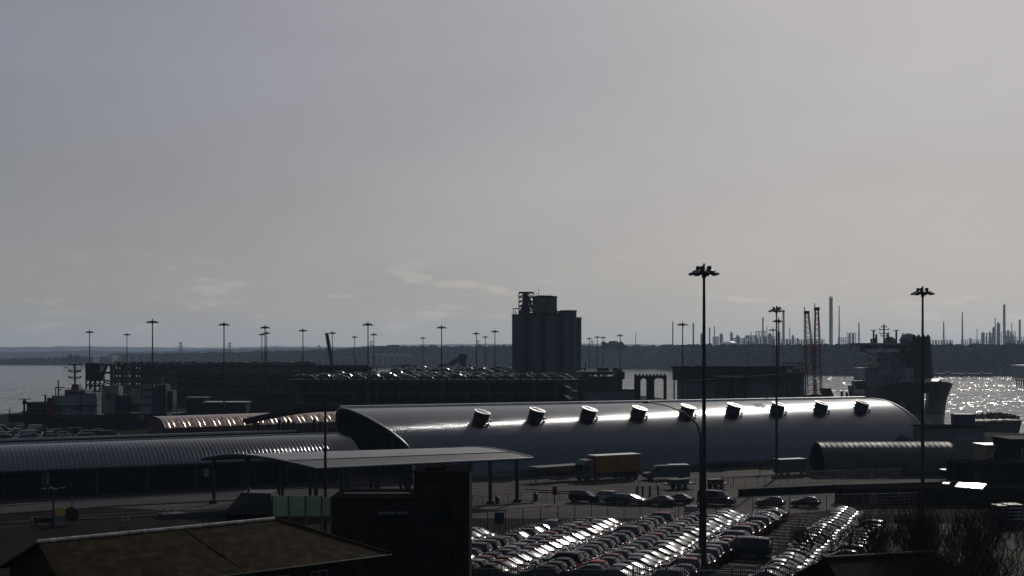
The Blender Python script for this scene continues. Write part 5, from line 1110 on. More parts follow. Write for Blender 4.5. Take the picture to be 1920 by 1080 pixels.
# four-lamp junction post with box, at the lower left
t = thing('junction_lamp', 'short dark post with four flat lamp arms by the yellow sign', 'lamp post', G(100, 992)); d = t.location.y; mb = MB().tube([(0, 0, 0), (0, 0, Z(917, d))], [.14, .09], 10).build('post', M['black'], t)
for a in range(4): q = Vector((math.cos(a * PI / 2 + .6), math.sin(a * PI / 2 + .6), 0)); MB().bar(Vector((0, 0, Z(917, d))), q * 1.1 + Vector((0, 0, Z(916, d))), .1).build('arm', M['dark_steel'], t); MB().box(q * 1.05 + Vector((0, 0, Z(915.5, d))), (.55, .3, .1), rz=a * PI / 2 + .6).build('lamp', M['galv'], t)
t = thing('round_sign', 'dark round traffic sign on a pole seen from behind at the lower left', 'road sign', G(135, 984)); d = t.location.y; zc = Z(964, d)
MB().tube([(0, 0, 0), (0, 0, Z(934, d))], .06, 8).build('pole', M['galv'], t); MB().tube([(0, -.08, zc), (0, -.12, zc)], 14 / FPX * d, 28).build('disc', M['black'], t); MB().bx(-.5, .5, -.08, -.05, zc - .05, zc + .05).build('bracket', M['galv'], t)
t = thing('yellow_sign', 'dull yellow sign board beside the round sign at the lower left', 'road sign', G(113, 986)); d = t.location.y
MB().bx(-9 / FPX * d, 9 / FPX * d, -.06, 0, Z(966, d), Z(952, d)).build('board', M['yellow'], t); MB().bx(-8 / FPX * d, 8 / FPX * d, -.05, 0, Z(980, d), Z(967, d)).build('lower_board', M['grey_paint'], t)
for s_ in (-.5, .5): MB().tube([(s_, 0, 0), (s_, 0, Z(953, d))], .05, 8).build('post', M['dark_steel'], t)
t = thing('hoarding', 'low black road barrier board beside the yellow sign', 'barrier', G(83, 985)); d = t.location.y; MB().bx(-20 / FPX * d, 20 / FPX * d, -.1, .1, .3, Z(970, d)).build('board', M['black'], t)
for s_ in (-.8, .8): MB().bx(s_ - .1, s_ + .1, -.4, .4, 0, .3).build('foot', M['dark_steel'], t)
i = 0
for px, py, lb in [(59, 984, 'grey bollard, left one of the pair left of the black barrier'), (69, 984, 'grey bollard, right one of the pair left of the black barrier'), (229, 987, 'grey bollard, left one of the pair right of the round sign'), (241, 987, 'grey bollard, right one of the pair right of the round sign'),
                   (308, 967, 'small bollard, left one of the pair beyond the bent rail'), (323, 967, 'small bollard, right one of the pair beyond the bent rail')]:
    t = thing('bollard', lb, 'bollard', G(px, py), 0, 'bollards on the road'); MB().tube([(0, 0, 0), (0, 0, .85), (0, 0, .98), (0, 0, 1.02)], [.15, .15, .11, .02], 12).build('post', M['galv'], t, smooth=True); MB().tube([(0, 0, .68), (0, 0, .80)], .157, 12).build('band', M['trim'], t)
t = thing('bent_rail', 'bent tubular guard rail right of the second pair of bollards', 'guard rail', G(288, 982)); MB().tube([(0, 0, 0), (0, 0, 1.1), (.08, 0, 1.22), (.35, 0, 1.25), (1.6, .3, 1.25), (2.0, .4, 1.2), (2.05, .42, 1.0), (2.05, .42, 0)], .06, 8).build('tube', M['galv'], t); MB().bx(-.2, .2, -.2, .2, 0, .05).build('foot_plate', M['dark_steel'], t)
t = thing('planter', 'long low dark planter bed by the road left of the black outbuilding', 'planter', G(300, 972), A2); MB().bx(0, 9, -1.2, 1.2, 0, .55).build('trough', M['concrete_dark'], t); MB().bx(.1, 8.9, -1.1, 1.1, .5, .6).build('soil', M['rust'], t)
t = thing('traffic_sign', 'small dull yellow sign under the middle of the canopy', 'road sign', G(765, 930)); d = t.location.y; MB().bx(-.45, .45, -.05, 0, Z(896, d), Z(886, d)).build('board', M['yellow'], t); MB().tube([(0, 0, 0), (0, 0, Z(887, d))], .05, 8).build('post', M['dark_steel'], t)
for px, py, lb, h in [(1040, 945, 'dark notice post in front of the white-roofed car', 2.4), (1425, 892, 'squat brown kiosk post right of the tallest mast', 2.2)]:
    t = thing('notice_post', lb, 'sign post', G(px, py)); MB().tube([(0, 0, 0), (0, 0, h)], .07, 8).build('post', M['dark_steel'], t); MB().bx(-.3, .3, -.1, -.05, h - 1.2, h).build('board', M['maroon'], t)
for k, (px, py) in enumerate([(920, 945), (992, 938)]):
    g_ = G(px, py) + Vector((.9, -.6, 0)); t = thing('litter_bin', ['dark litter bin at the foot of the left front canopy column', 'dark litter bin at the foot of the right-hand canopy column'][k], 'litter bin', g_); MB().tube([(0, 0, 0), (0, 0, .95)], [.26, .3], 12).build('drum', M['dark_steel'], t); MB().tube([(0, 0, .95), (0, 0, 1.1)], [.31, .1], 12).build('lid', M['black'], t)
for k, (px, h) in enumerate([(1195, 1.5), (1205, 1.5), (1219, 1.5), (1234, 1.5)]):
    t = thing('gate_post', ['first', 'second', 'third', 'last'][k] + ' thick dark post from the left in the row behind the queue of cars', 'post', G(px, 931), 0, 'thick posts behind the queue'); MB().tube([(0, 0, 0), (0, 0, h)], .14, 10).build('post', M['black'], t); MB().tube([(0, 0, h), (0, 0, h + .08)], [.17, .05], 10).build('cap', M['dark_steel'], t)

# ================================================================== FENCES
def mesh_fence(label, pts, h, gap, nwire=6, r=.014, vgap=.45, postr=.035, m='dark_steel'):
    p = [G(*q) for q in pts]; t = thing('mesh_fence', label, 'fence', p[0]); wires = MB(); lens = [(b - a).length for a, b in zip(p, p[1:])]; np_ = 0
    for (a, b), L_ in zip(zip(p, p[1:]), lens):
        n = max(1, int(L_ / gap))
        for k in range(n):
            q = a.lerp(b, k / n); MB().tube([q, q + Vector((0, 0, h))], postr, 6).build('post', M[m], t, world=True); np_ += 1
        for k in range(nwire + 1): z = .08 + (h - .12) * k / nwire; wires.bar(a + Vector((0, 0, z)), b + Vector((0, 0, z)), r * (1.8 if k in (0, nwire) else 1))
        for k in range(int(L_ / vgap)): q = a.lerp(b, k * vgap / L_); wires.bar(q, q + Vector((0, 0, h)), r)
    wires.build('mesh', M[m], t, world=True); return t
mesh_fence('tall wire mesh fence along the back of the car park', [(880, 1003), (1200, 979), (1480, 968), (1720, 962)], 2.6, 2.2, 6, .017, .35, .05)
mesh_fence('low mesh fence across the road in front of the lorry', [(960, 914), (1100, 908), (1300, 921)], 1.3, 2.6)
mesh_fence('low mesh fence under the canopy columns', [(880, 946), (1000, 938), (1240, 931)], 1.2, 1.8)
mesh_fence('roadside mesh fence below the pale box van', [(1330, 912), (1420, 912), (1545, 903), (1690, 898)], 1.7, 1.5, 5, .02, .4)
t = thing('roadside_wall', 'long low dark wall below the roadside mesh fence', 'wall', G(1400, 936)); p = [G(1385, 931), G(1545, 923), G(1800, 915)]
mb = MB()
for a, b in zip(p, p[1:]): mb.bar(a + Vector((0, 0, .45)), b + Vector((0, 0, .45)), .3, 1.0)
mb.build('wall', M['wall_dark'], t, world=True); mb = MB()
for a, b in zip(p, p[1:]): mb.bar(a + Vector((0, 0, 1.0)), b + Vector((0, 0, 1.0)), .4, .1)
mb.build('coping', M['concrete_dark'], t, world=True)
# palisade fence at the bottom
pa, pb = Vector((X(880, 103.2), 103.2, 0)), Vector((X(1500, 101.8), 101.8, 0)); t = thing('palisade_fence', 'steel palisade fence with pointed pales along the bottom of the car park', 'fence', pa); L_ = (pb - pa).length; dr = (pb - pa) / L_
mb = MB(); n = int(L_ / .155)
for k in range(n):
    q = pa + dr * (k * .155); nn = Vector((-dr.y, dr.x, 0)) * .012
    mb.slab([q + dr * -.035 + nn, q + dr * .035 + nn, q + dr * .035 + nn + Vector((0, 0, 2.3)), q + nn + Vector((0, 0, 2.42)), q - dr * .035 + nn + Vector((0, 0, 2.3))], nn * -1.2)
mb.build('pales', M['galv'], t, world=True)
for z in (.45, 2.0): MB().bar(pa + Vector((0, .04, z)), pb + Vector((0, .04, z)), .05).build('rail', M['galv'], t, world=True)
for k in range(int(L_ / 2.75) + 1): q = pa + dr * (k * 2.75) + Vector((0, .1, 0)); MB().bx(q.x - .05, q.x + .05, q.y - .05, q.y + .05, 0, 2.3).build('post', M['galv'], t, world=True)

t = thing('blue_sign', 'small blue panel sign fixed to the car park mesh fence', 'sign', G(936, 999)); MB().bx(-.55, .55, -.08, -.03, 1.0, 2.3).build('panel', M['blue_paint'], t); MB().tube([(0, 0, 0), (0, 0, 2.3)], .05, 8).build('post', M['dark_steel'], t)
t = thing('gull', 'lone dark gull gliding over the water left of the ship mast', 'bird', P(124, 689, 330)); MB().add([(-.75, 0, .22), (-.3, -.14, .1), (0, -.3, 0), (.3, -.14, .1), (.75, 0, .22), (.3, .12, .1), (0, .35, 0), (-.3, .12, .1), (0, 0, .12), (0, 0, -.12)], [(0, 1, 8), (1, 2, 8), (2, 3, 8), (3, 4, 8), (4, 5, 8), (5, 6, 8), (6, 7, 8), (7, 0, 8), (1, 0, 9), (2, 1, 9), (3, 2, 9), (4, 3, 9), (5, 4, 9), (6, 5, 9), (7, 6, 9), (0, 7, 9)]).build('body', M['grey_paint'], t)
# ================================================================== CRANES
def boom(px_b, py_b, px_t, py_t, d, w0, w1, name, label, cat, m1, m2, n=16, solid=False):
    b = P(px_b, py_b, d); e = P(px_t, py_t, d); t = thing(name, label, cat, (b.x, b.y, 0)); ax = (e - b); 
    if solid:
        MB().slab([b + Vector((-w0 / 2, 0, 0)), b + Vector((w0 / 2, 0, 0)), e + Vector((w1 / 2, 0, 0)), e + Vector((-w1 / 2, 0, 0))], (0, 1.1, 0)).build('jib', M[m1], t, world=True)
        return t, b, e
    for col_i, mm in enumerate((m1, m2)):
        mb = MB()
        for k in range(n):
            if (k // 2) % 2 != col_i: continue
            f0, f1 = k / n, (k + 1) / n; c0, c1 = b + ax * f0, b + ax * f1; s0, s1 = [(w0 + (w1 - w0) * (f ** 1.6)) / 2 for f in (f0, f1)]
            q0 = [c0 + Vector((sx * s0, sy * s0, 0)) for sx, sy in ((-1, -1), (1, -1), (1, 1), (-1, 1))]; q1 = [c1 + Vector((sx * s1, sy * s1, 0)) for sx, sy in ((-1, -1), (1, -1), (1, 1), (-1, 1))]
            for i in range(4): mb.bar(q0[i], q1[i], .20); mb.bar(q0[i], q1[(i + 1) % 4], .11); mb.bar(q1[i], q1[(i + 1) % 4], .13)
        mb.build('jib_section', M[mm], t, world=True)
    return t, b, e
D0 = 370
for (pb_, pt, w0, w1, lb) in [((1522, 742), (1512.5, 588), 2.7, 1.1, 'left one of two red and white lattice crane jibs'), ((1533.5, 742), (1531.5, 581), 2.0, .9, 'right and taller one of two red and white lattice crane jibs')]:
    t, b, e = boom(*pb_, *pt, D0, w0, w1, 'lattice_crane', lb, 'crane', 'red_paint', 'ship_grey'); t_ = t
    mb = MB(); mb.box(e + Vector((0, 0, .3)), (1.5, 1.2, 1.0)); mb.bar(e + Vector((-.5, 0, .5)), e + Vector((-.7, 0, 2.0)), .22); mb.build('jib_head', M['maroon'], t, world=True)
    mb = MB()
    for k in (-.45, .45): mb.bar(e + Vector((k - .9, -.8, 0)), Vector((b.x + k - 1.6, b.y - 1.2, 4)), .06)
    mb.build('hoist_rope', M['black'], t, world=True)
    mb = MB().bx(b.x - 2, b.x + 2.2, b.y - 2, b.y + 2, 3.0, b.z + .4); mb.build('machinery_house', M['maroon'], t, world=True); mb = MB().bx(b.x - 2.4, b.x + 2.4, b.y - 2.4, b.y + 2.4, 0, 3.0); mb.build('undercarriage', M['black'], t, world=True)
t, b, e = boom(625, 700, 612.5, 626, 525, 1.7, 1.3, 'crane_jib', 'slanting solid crane jib with a hanging rope over the long car deck', 'crane', 'dark_steel', 'dark_steel', solid=True)
MB().bar(e + Vector((-.35, .5, 0)), Vector((e.x - .35, e.y + .5, 2.5)), .09).build('hoist_rope', M['black'], t, world=True); MB().box(e + Vector((-.1, .5, .1)), (1.3, 1.3, .5)).build('jib_head', M['black'], t, world=True)
MB().bx(b.x - 1.5, b.x + 2.2, b.y - 1, b.y + 3, 1.2, 4).build('cab', M['dark_steel'], t, world=True); MB().bx(b.x - .3, b.x + .9, b.y, b.y + 1.1, 4, b.z + .5).build('boom_heel', M['dark_steel'], t, world=True); mb = MB()
for k in range(4): mb.tube([(b.x - 1.2 + 1.1 * k, b.y - 1.0, .6), (b.x - 1.2 + 1.1 * k, b.y - .6, .6)], .6, 12); mb.tube([(b.x - 1.2 + 1.1 * k, b.y + 2.6, .6), (b.x - 1.2 + 1.1 * k, b.y + 3, .6)], .6, 12)
mb.each('wheel', M['tyre'], t, world=True)

# ================================================================== SHIPS
def hull(t, st, nseg=8, m='hull_dark', name='hull'):
    """st: (s along keel from the bow, half breadth at deck, half breadth at water, deck height, stem rake)"""
    rows = []
    for s_, bd, bw, zd, rk in st:
        pr = []
        for k in range(nseg + 1):
            f = k / nseg; z = -3 + (zd + 3) * f; q = bw + (bd - bw) * max(0, f) ** 1.7; pr.append((-(s_) + rk * f ** 1.5, q, z))
        rows.append([(x, -y, z) for x, y, z in reversed(pr)] + pr)
    mb = MB().grid(rows); o = mb.build(name, M[m], t, smooth=True, ang=50)
    dk = MB()
    for a, c in zip(rows, rows[1:]): dk.add([a[0], a[-1], c[-1], c[0]], [(0, 1, 2, 3)])
    return o, dk, rows
# cargo ship on the right, bow towards us
D0 = 400; ang = -PI / 2 - R(4); ship = thing('cargo_ship', 'big dark cargo ship moored bow-on with a wide bridge and four dark funnels', 'ship', (X(1729, D0), D0 - 3, -2.5), ang)
o, dk, rows = hull(ship, [(0, 1.4, .3, 13.8, 1.6), (1.2, 5.0, .9, 13.7, 1.5), (3, 7.8, 2.2, 13.4, 1.2), (5.5, 9.7, 4.4, 13.0, .8), (9, 11.1, 7.2, 12.5, .4), (15, 11.8, 10.0, 11.9, 0), (22, 12.0, 11.4, 11.4, 0), (34, 13.0, 12.6, 11.2, 0), (44, 14.2, 13.6, 11.2, 0), (52, 14.4, 13, 11.4, 0)], m='hull_dark')
dk2 = MB().add([p for p in dk.v], dk.f); [setattr(p, 'z', p.z - .9) for p in dk2.v]; dk2.build('deck', M['black'], ship)
mb = MB()
for sgn in (0, -1): mb.tube([(r[sgn][0], r[sgn][1], r[sgn][2] + .02) for r in rows[:7]], .14, 6)
mb.build('bulwark_rail', M['galv'], ship)
rows2 = [[(x + .03, y * 1.004, z) for x, y, z in r if z < 3.6] for r in rows[:6]]
n_ = min(len(r) for r in rows2); MB().grid([r[:n_ // 2] for r in rows2]).build('lower_hull', M['hull_low'], ship); MB().grid([r[-(n_ // 2):] for r in rows2]).build('lower_hull', M['hull_low'], ship)
MB().tube([(2.6, 0, -2.5), (2.2, 0, 0), (1.0, 0, 2.2)], [1.8, 2.0, .4], 14).build('bulbous_bow', M['hull_low'], ship, smooth=True)
# forecastle gear, added glossy panel tilted to flash like a sunlit deck
hl = ship.matrix_basis.to_3x3().inverted() if False else Matrix.Rotation(-ang, 3, 'Z'); hloc = (hl @ hN).normalized()
MB().box((-7.5, 4.0, 13.9), (4.6, 5.4, .2), M=hloc.to_track_quat('Z', 'Y').to_matrix()).build('sun_flash_panel', M['lamp_glass'], ship)
mb = MB(); r_ = random.Random(5)
for k in range(12): x, y = -r_.uniform(4, 14), r_.uniform(-6, 4); mb.bx(x, x + r_.uniform(.4, 1.4), y, y + r_.uniform(.4, 1.3), 11, 12.6 + r_.uniform(.6, 1.7))
mb.each('winch', M['ship_white'], ship)
MB().box((-3.2, -6.2, 6.4), (3.6, .25, 1.0), M=Matrix.Rotation(R(24), 3, 'Z') @ Matrix.Rotation(R(35), 3, 'Y')).build('anchor', M['galv'], ship)
def sh(px, py, d): return Vector((X(px, d), d, Z(py, d)))
def wbx(name, px0, px1, py0, py1, d, dep, m, parent):
    mb = MB(); mb.bx(X(px0, d), X(px1, d), d, d + dep, Z(py1, d), Z(py0, d)); return mb.build(name, M[m], parent, world=True)
DB = 424
wbx('superstructure', 1645, 1702, 660, 738, DB, 10, 'ship_white', ship); wbx('superstructure', 1622, 1700, 690, 738, DB + 2, 14, 'ship_white', ship)
wbx('superstructure', 1700, 1716, 672, 738, DB + 4, 10, 'ship_white', ship)
br = wbx('bridge', 1605, 1706, 645.5, 655, DB - 2, 8, 'ship_grey', ship); wbx('bridge_roof', 1603, 1708, 643, 646, DB - 3, 10, 'ship_white', ship)
mb = MB()
for k in range(15): mb.bx(X(1611 + k * 6.2, DB), X(1615.2 + k * 6.2, DB), DB - 2.15, DB - 1.95, Z(652.5, DB), Z(648, DB))
wf = MB()
for k in range(15): wf.bx(X(1611 + k * 6.2, DB), X(1615.2 + k * 6.2, DB), DB - 2.15, DB - 1.95, Z(652.5, DB), Z(648, DB))
wf.each('bridge_window', M['glass'], ship, world=True)
mb = MB()
for px in (1606, 1703): mb.slab([sh(px, 655, DB), sh(px + (14 if px < 1650 else -14), 655, DB), sh(px + (38 if px < 1650 else -16), 668, DB)], (0, 1, 0))
mb.each('wing_bracket', M['ship_grey'], ship, world=True)
mb = MB()
for k in range(9): px, py = 1628 + (k % 5) * 15, 672 + (k // 5) * 16; mb.bx(X(px, DB), X(px + 5, DB), DB - .12, DB + .02, Z(py + 5, DB), Z(py, DB))
mb.each('window', M['glass'], ship, world=True)
mb = MB()
for py in (690, 701): mb.bar(sh(1618, py, DB - 1), sh(1705, py, DB - 1), .25)
mb.build('deck_rail', M['ship_white'], ship, world=True)
DF = 415
f0 = wbx('funnel_casing', 1712, 1726, 638, 738, DF, 6, 'hull_dark', ship); mb = MB().slab([sh(1724, 738, DF + 1), sh(1753, 738, DF + 1), sh(1744, 640, DF + 1), sh(1724, 640, DF + 1)], (0, 7, 0)); mb.build('funnel_casing', M['hull_dark'], ship, world=True)
for px in (1714.5, 1722.5, 1731.5, 1740): MB().tube([sh(px, 641, DF + 3), sh(px, 632, DF + 3), sh(px, 627.5, DF + 3)], [.85, .8, .25], 12).build('exhaust_stack', M['black'], ship, world=True)
mb = MB().slab([sh(1668, 712, DF - 6), sh(1764, 711, DF - 6), sh(1766, 736, DF - 6), sh(1668, 736, DF - 6)], (0, 3, 0)); mb.build('breakwater', M['hull_dark'], ship, world=True)
mb = MB(); mb.bar(sh(1657.5, 645, DB), sh(1657.5, 608, DB), .42)
for py, l in ((613, 4.5), (618, 9), (625, 8), (630, 5)): mb.bar(sh(1657.5 - l, py, DB), sh(1657.5 + l, py, DB), .28); mb.bar(sh(1657.5 - l, py - 2.4, DB), sh(1657.5 - l, py, DB), .25); mb.bar(sh(1657.5 + l, py - 2.4, DB), sh(1657.5 + l, py, DB), .25)
mb.build('signal_mast', M['dark_steel'], ship, world=True)
for px, l in ((1638, 5.5), (1680.5, 5.5)): MB().bar(sh(px, 643, DB), sh(px, 619, DB), .5).bar(sh(px - l, 619.5, DB), sh(px + l, 619.5, DB), .24).build('radar_mast', M['dark_steel'], ship, world=True)
mb = MB()
for px, py in ((1634, 635), (1640, 634), (1643, 627), (1665, 625)): mb.bar(sh(px, 645, DB), sh(px, py, DB), .6)
mb.each('aerial', M['maroon'], ship, world=True)
mb = MB(); c = sh(1692, 635, DB); rr = []
for px, py, r_ in ((1692, 635, .75), (1704, 640, 3.0), (1668, 642, 2.2)):
    c = sh(px, py, DB + 4); mb.grid([[(c.x + r_ * math.cos(a) * math.cos(q), c.y + r_ * math.cos(a) * math.sin(q), c.z + r_ * math.sin(a)) for q in [2 * PI * k / 14 for k in range(15)]] for a in [-PI / 2 + PI * k / 8 for k in range(9)]])
mb.each('radome', M['ship_grey'], ship, world=True, smooth=True); MB().bar(sh(1686, 640, DB), sh(1694, 624.5, DB), .3).bar(sh(1692, 646, DB), sh(1692, 636, DB), .4).build('antenna_arm', M['dark_steel'], ship, world=True)
mb = MB()
for py in (664, 670, 679, 686): mb.bar(sh(1646, py, DB - .3), sh(1701, py, DB - .3), .14)
for px in (1650, 1662, 1674, 1688, 1700): mb.bar(sh(px, 690, DB - .3), sh(px, 660, DB - .3), .12)
mb.build('deck_railing', M['galv'], ship, world=True)
wbx('lifeboat', 1626, 1640, 682, 687, DB - 1, 2.5, 'tan', ship); wbx('bridge_wing', 1603, 1612, 648, 660, DB - 2.5, 3, 'ship_white', ship); wbx('bulkhead', 1655, 1697, 704, 738, DB - 5, 4, 'ship_grey', ship)
for px in (1660, 1671, 1684): wbx('door', px, px + 4, 708, 715, DB - 5.2, .2, 'black', ship)
mb = MB()
for k in range(6): mb.bar(sh(1628 + k * 12, 716, DB - 7), sh(1631 + k * 12, 700 + (k % 3) * 4, DB - 7), .2)
mb.bar(sh(1610, 719, DB - 7), sh(1706, 719, DB - 7), .16); mb.build('cargo_gear', M['galv'], ship, world=True)
MB().bar(sh(1649, 650, DB - 6), sh(1697, 691, DB - 6), .75).build('derrick', M['ship_white'], ship, world=True)
mb = MB()
for px in (1701, 1706, 1711): mb.bar(sh(px, 728, DF - 8), sh(px - 1, 690, DF - 8), .45)
mb.bx(X(1698, DF - 8), X(1712, DF - 8), DF - 9, DF - 8, Z(704, DF), Z(702, DF)); mb.bx(X(1700, DF - 8), X(1704, DF - 8), DF - 9, DF - 8, Z(709, DF), Z(705, DF)); mb.build('deck_crane', M['ship_white'], ship, world=True)
wbx('mooring_deck', 1606, 1624, 714, 730, DB - 6, 6, 'hull_dark', ship); mb = MB()
for px, py in ((1608, 706), (1612, 711), (1618, 710)): mb.bar(sh(px, 722, DB - 6), sh(px, py, DB - 6), .3)
mb.each('deck_post', M['maroon'], ship, world=True)
# quay furniture between the cranes and the ship
for px, lb in ((1549, 'left one of two dark slanted panels on the quay before the ship'), (1558.5, 'right one of two dark slanted panels on the quay before the ship')):
    D1 = 330; t = thing('ramp_flap', lb, 'ramp', (X(px, D1), D1, 0)); MB().slab([(-.9, 0, Z(745, D1)), (.9, 0, Z(745, D1)), (.3, 1.5, Z(728, D1)), (-1.3, 1.5, Z(728, D1))], (0, .2, 0)).build('flap', M['black'], t); MB().bx(-.8, .9, .1, 1.6, 0, Z(744, D1)).build('frame', M['black'], t)
for px, h_, lb in ((1578.5, 735, 'first dark upright post on the quay left of the ship'), (1588, 737, 'squat dark post between two others left of the ship'), (1596, 733, 'tallest dark post on the quay next to the ship bow')):
    D1 = 335; t = thing('quay_post', lb, 'post', (X(px, D1), D1, 0), 0, 'posts on the quay edge'); MB().tube([(0, 0, 0), (0, 0, Z(h_, D1))], [.5, .32], 10).build('post', M['black'], t); MB().tube([(0, 0, Z(h_, D1)), (0, 0, Z(h_ - 2, D1))], [.4, .1], 10).build('cap', M['dark_steel'], t)
# two work ships on the left quay
D0 = 342; s1 = thing('work_ship', 'grey work ship with a red funnel and a three-armed mast at the left quay', 'ship', (X(40, D0), D0 + 6, -2.5), PI + .0)
f = lambda px: -(X(px, D0) - X(40, D0))
o, dk, rows = hull(s1, [(-1, .4, .1, 6.6, 1.0), (2.5, 2.6, .9, 6.2, .6), (6, 4.2, 2.8, 5.8, .2), (11, 4.8, 4.4, 5.6, 0), (20, 4.8, 4.8, 5.6, 0), (26, 4.6, 4.4, 5.6, 0)], m='ship_hull'); dk.build('deck', M['dark_steel'], s1)
MB().tube([(r[-1][0], r[-1][1] + .05, r[-1][2] + .02) for r in rows], .09, 6).build('bulwark_rail', M['galv'], s1)
DY = 343.5
wbx('deckhouse', 97, 182, 742, 779, DY, 7, 'ship_grey', s1); wbx('bridge_front', 101, 150, 744, 760, DY - .4, 1, 'ship_grey', s1); wbx('deck_overhang', 95, 184, 760, 761.5, DY - .8, 1, 'dark_steel', s1); wbx('upper_house', 160, 180, 737, 742, DY + .6, 4, 'ship_grey', s1); wbx('deckhouse', 50, 98, 754, 778, DY + .5, 6, 'ship_hull', s1); wbx('deckhouse', 88, 104, 746, 778, DY - .3, 6, 'maroon', s1)
w_ = wbx('wheelhouse', 121, 160, 731, 742, DY + .4, 6, 'ship_grey', s1); wf = MB()
for k in range(7): wf.bx(X(124 + k * 5, DY), X(127.6 + k * 5, DY), DY + .25, DY + .45, Z(739.5, DY), Z(735, DY))
wf.each('wheelhouse_window', M['glass'], s1, world=True); wf = MB()
for px, py in ((116, 751), (146, 751), (134, 765), (140, 765), (146, 765), (150, 765), (168, 768), (110, 767)): wf.bx(X(px, DY), X(px + 3, DY), DY - .12, DY + .02, Z(py + 4, DY), Z(py, DY))
wf.each('window', M['glass'], s1, world=True)
mb = MB().slab([sh(133, 731, DY + 2), sh(149, 731, DY + 2), sh(146, 720.5, DY + 2), sh(135, 720.5, DY + 2)], (0, 2.5, 0)); mb.build('funnel', M['maroon'], s1, world=True)
mb = MB().bar(sh(140.5, 722, DY + 2), sh(140.5, 682, DY + 2), .42)
for py, l in ((684, 11), (695, 11.5), (707, 11.5)):
    mb.bar(sh(140.5 - l, py, DY + 2), sh(140.5 + l, py, DY + 2), .26); mb.bar(sh(140.5 - l, py - 2, DY + 2), sh(140.5 - l, py + .5, DY + 2), .3); mb.bar(sh(140.5 + l, py - 2, DY + 2), sh(140.5 + l, py + .5, DY + 2), .3)
    if py > 690: mb.bar(sh(140.5 - l, py + 1, DY + 2), sh(140.5, py + 4, DY + 2), .2); mb.bar(sh(140.5 + l, py + 1, DY + 2), sh(140.5, py + 4, DY + 2), .2)
mb.bx(X(137.5, DY), X(143.5, DY), DY + 1.5, DY + 2.5, Z(697, DY), Z(694.5, DY)); mb.build('mast', M['black'], s1, world=True); mb = MB()
for px in range(104, 178, 6): mb.bar(sh(px, 742, DY), sh(px, 737, DY), .08)
mb.bar(sh(102, 737.5, DY), sh(180, 737.5, DY), .09); mb.bar(sh(123, 728.5, DY + .5), sh(160, 728.5, DY + .5), .09)
for px in range(123, 162, 5): mb.bar(sh(px, 731, DY + .5), sh(px, 728.5, DY + .5), .07)
mb.build('railing', M['galv'], s1, world=True); mb = MB().bar(sh(109.5, 742, DY), sh(109.5, 713, DY), .3).bar(sh(104, 726.5, DY), sh(122, 726.5, DY), .28).bar(sh(104, 742, DY), sh(104, 726, DY), .2).bar(sh(110, 731, DY), sh(116, 731, DY), .25); mb.build('davit', M['black'], s1, world=True)
mb = MB().bar(sh(45.5, 776, DY), sh(45.5, 747, DY), .4).bar(sh(36, 748.5, DY), sh(45, 748.5, DY), .22).bar(sh(47, 749, DY), sh(58, 748, DY), .22).bx(X(42, DY), X(49, DY), DY, DY + .6, Z(758, DY), Z(751, DY)); mb.bar(sh(18, 790, DY), sh(18, 768, DY), .2); mb.build('fore_mast', M['black'], s1, world=True)
wbx('bow_house', 16, 40, 776, 792, DY + 1, 4, 'ship_hull', s1); mb = MB()
for k in range(5): mb.bar(sh(55 + k * 9, 766 + (k % 2), DY - .2), sh(62 + k * 9, 765.5 + (k % 2), DY - .2), .3)
mb.build('deck_gear', M['galv'], s1, world=True); mb = MB()
for k in range(4): mb.bar(sh(104 + k * 15, 780 + k, DY - 2), sh(132 + k * 15, 786 - k, DY - 2), .22)
mb.build('gangway', M['galv'], s1, world=True)
D0 = 338; s2 = thing('supply_ship', 'second ship with stepped grey and tan deckhouses right of the red-funnelled one', 'ship', (X(188, D0), D0 + 6, -2.5), PI)
o, dk, rows = hull(s2, [(0, .6, .2, 6.6, .8), (3, 3.0, 1.2, 6.4, .4), (7, 4.4, 3.2, 6.2, 0), (14, 4.6, 4.4, 6.2, 0), (21, 4.5, 4.4, 6.2, 0)], m='ship_hull'); dk.build('deck', M['dark_steel'], s2)
DY = 339.5; r_ = random.Random(9)
for nm, a, b_, c_, d_, m_ in [('deckhouse', 190, 222, 724, 776, 'ship_grey'), ('stair_tower', 199, 209, 738, 752, 'maroon'), ('mooring_deck', 216, 242, 741, 776, 'ship_hull'), ('deckhouse', 240, 262, 731, 758, 'tan'), ('deckhouse', 262, 287, 722, 776, 'ship_grey'), ('frame_tower', 291, 312, 720.5, 776, 'dark_steel'), ('deckhouse', 303, 324, 732, 771, 'green_paint'), ('deckhouse', 246, 262, 757, 772, 'maroon'), ('low_house', 258, 305, 776, 786, 'ship_grey')]:
    wbx(nm, a, b_, c_, d_, DY + r_.uniform(-.6, .6) + (2 if nm == 'deckhouse' and a == 303 else 0), 4, m_, s2)
wf = MB()
for px in range(266, 285, 5):
    for py in (729, 743, 757): wf.bx(X(px, DY), X(px + 2.6, DY), DY - .9, DY - .6, Z(py + 4, DY), Z(py, DY))
wf.each('window', M['glass'], s2, world=True); mb = MB()
for a, b_, py in ((205, 262, 773), (206, 224, 741), (265, 288, 722), (291, 312, 721), (240, 262, 731), (191, 222, 724)): mb.bar(sh(a, py, DY - 1), sh(b_, py, DY - 1), .14)
for px in (292, 297, 304, 311): mb.bar(sh(px, 776, DY - 1), sh(px, 721, DY - 1), .25)
mb.build('railing', M['galv'], s2, world=True); mb = MB()
for px, py, py2 in ((241, 722, 694), (222, 724, 712), (304, 721, 706), (327, 772, 752), (331, 775, 757)): mb.bar(sh(px, py, DY + 1), sh(px, py2, DY + 1), .3)
mb.each('aerial', M['galv'], s2, world=True); MB().tube([sh(314, 778, DY - 2), sh(317, 776.5, DY - 2), sh(320, 781, DY - 2)], [.5, .4, .3], 8).build('vent_hood', M['lamp_glass'], s2, world=True)
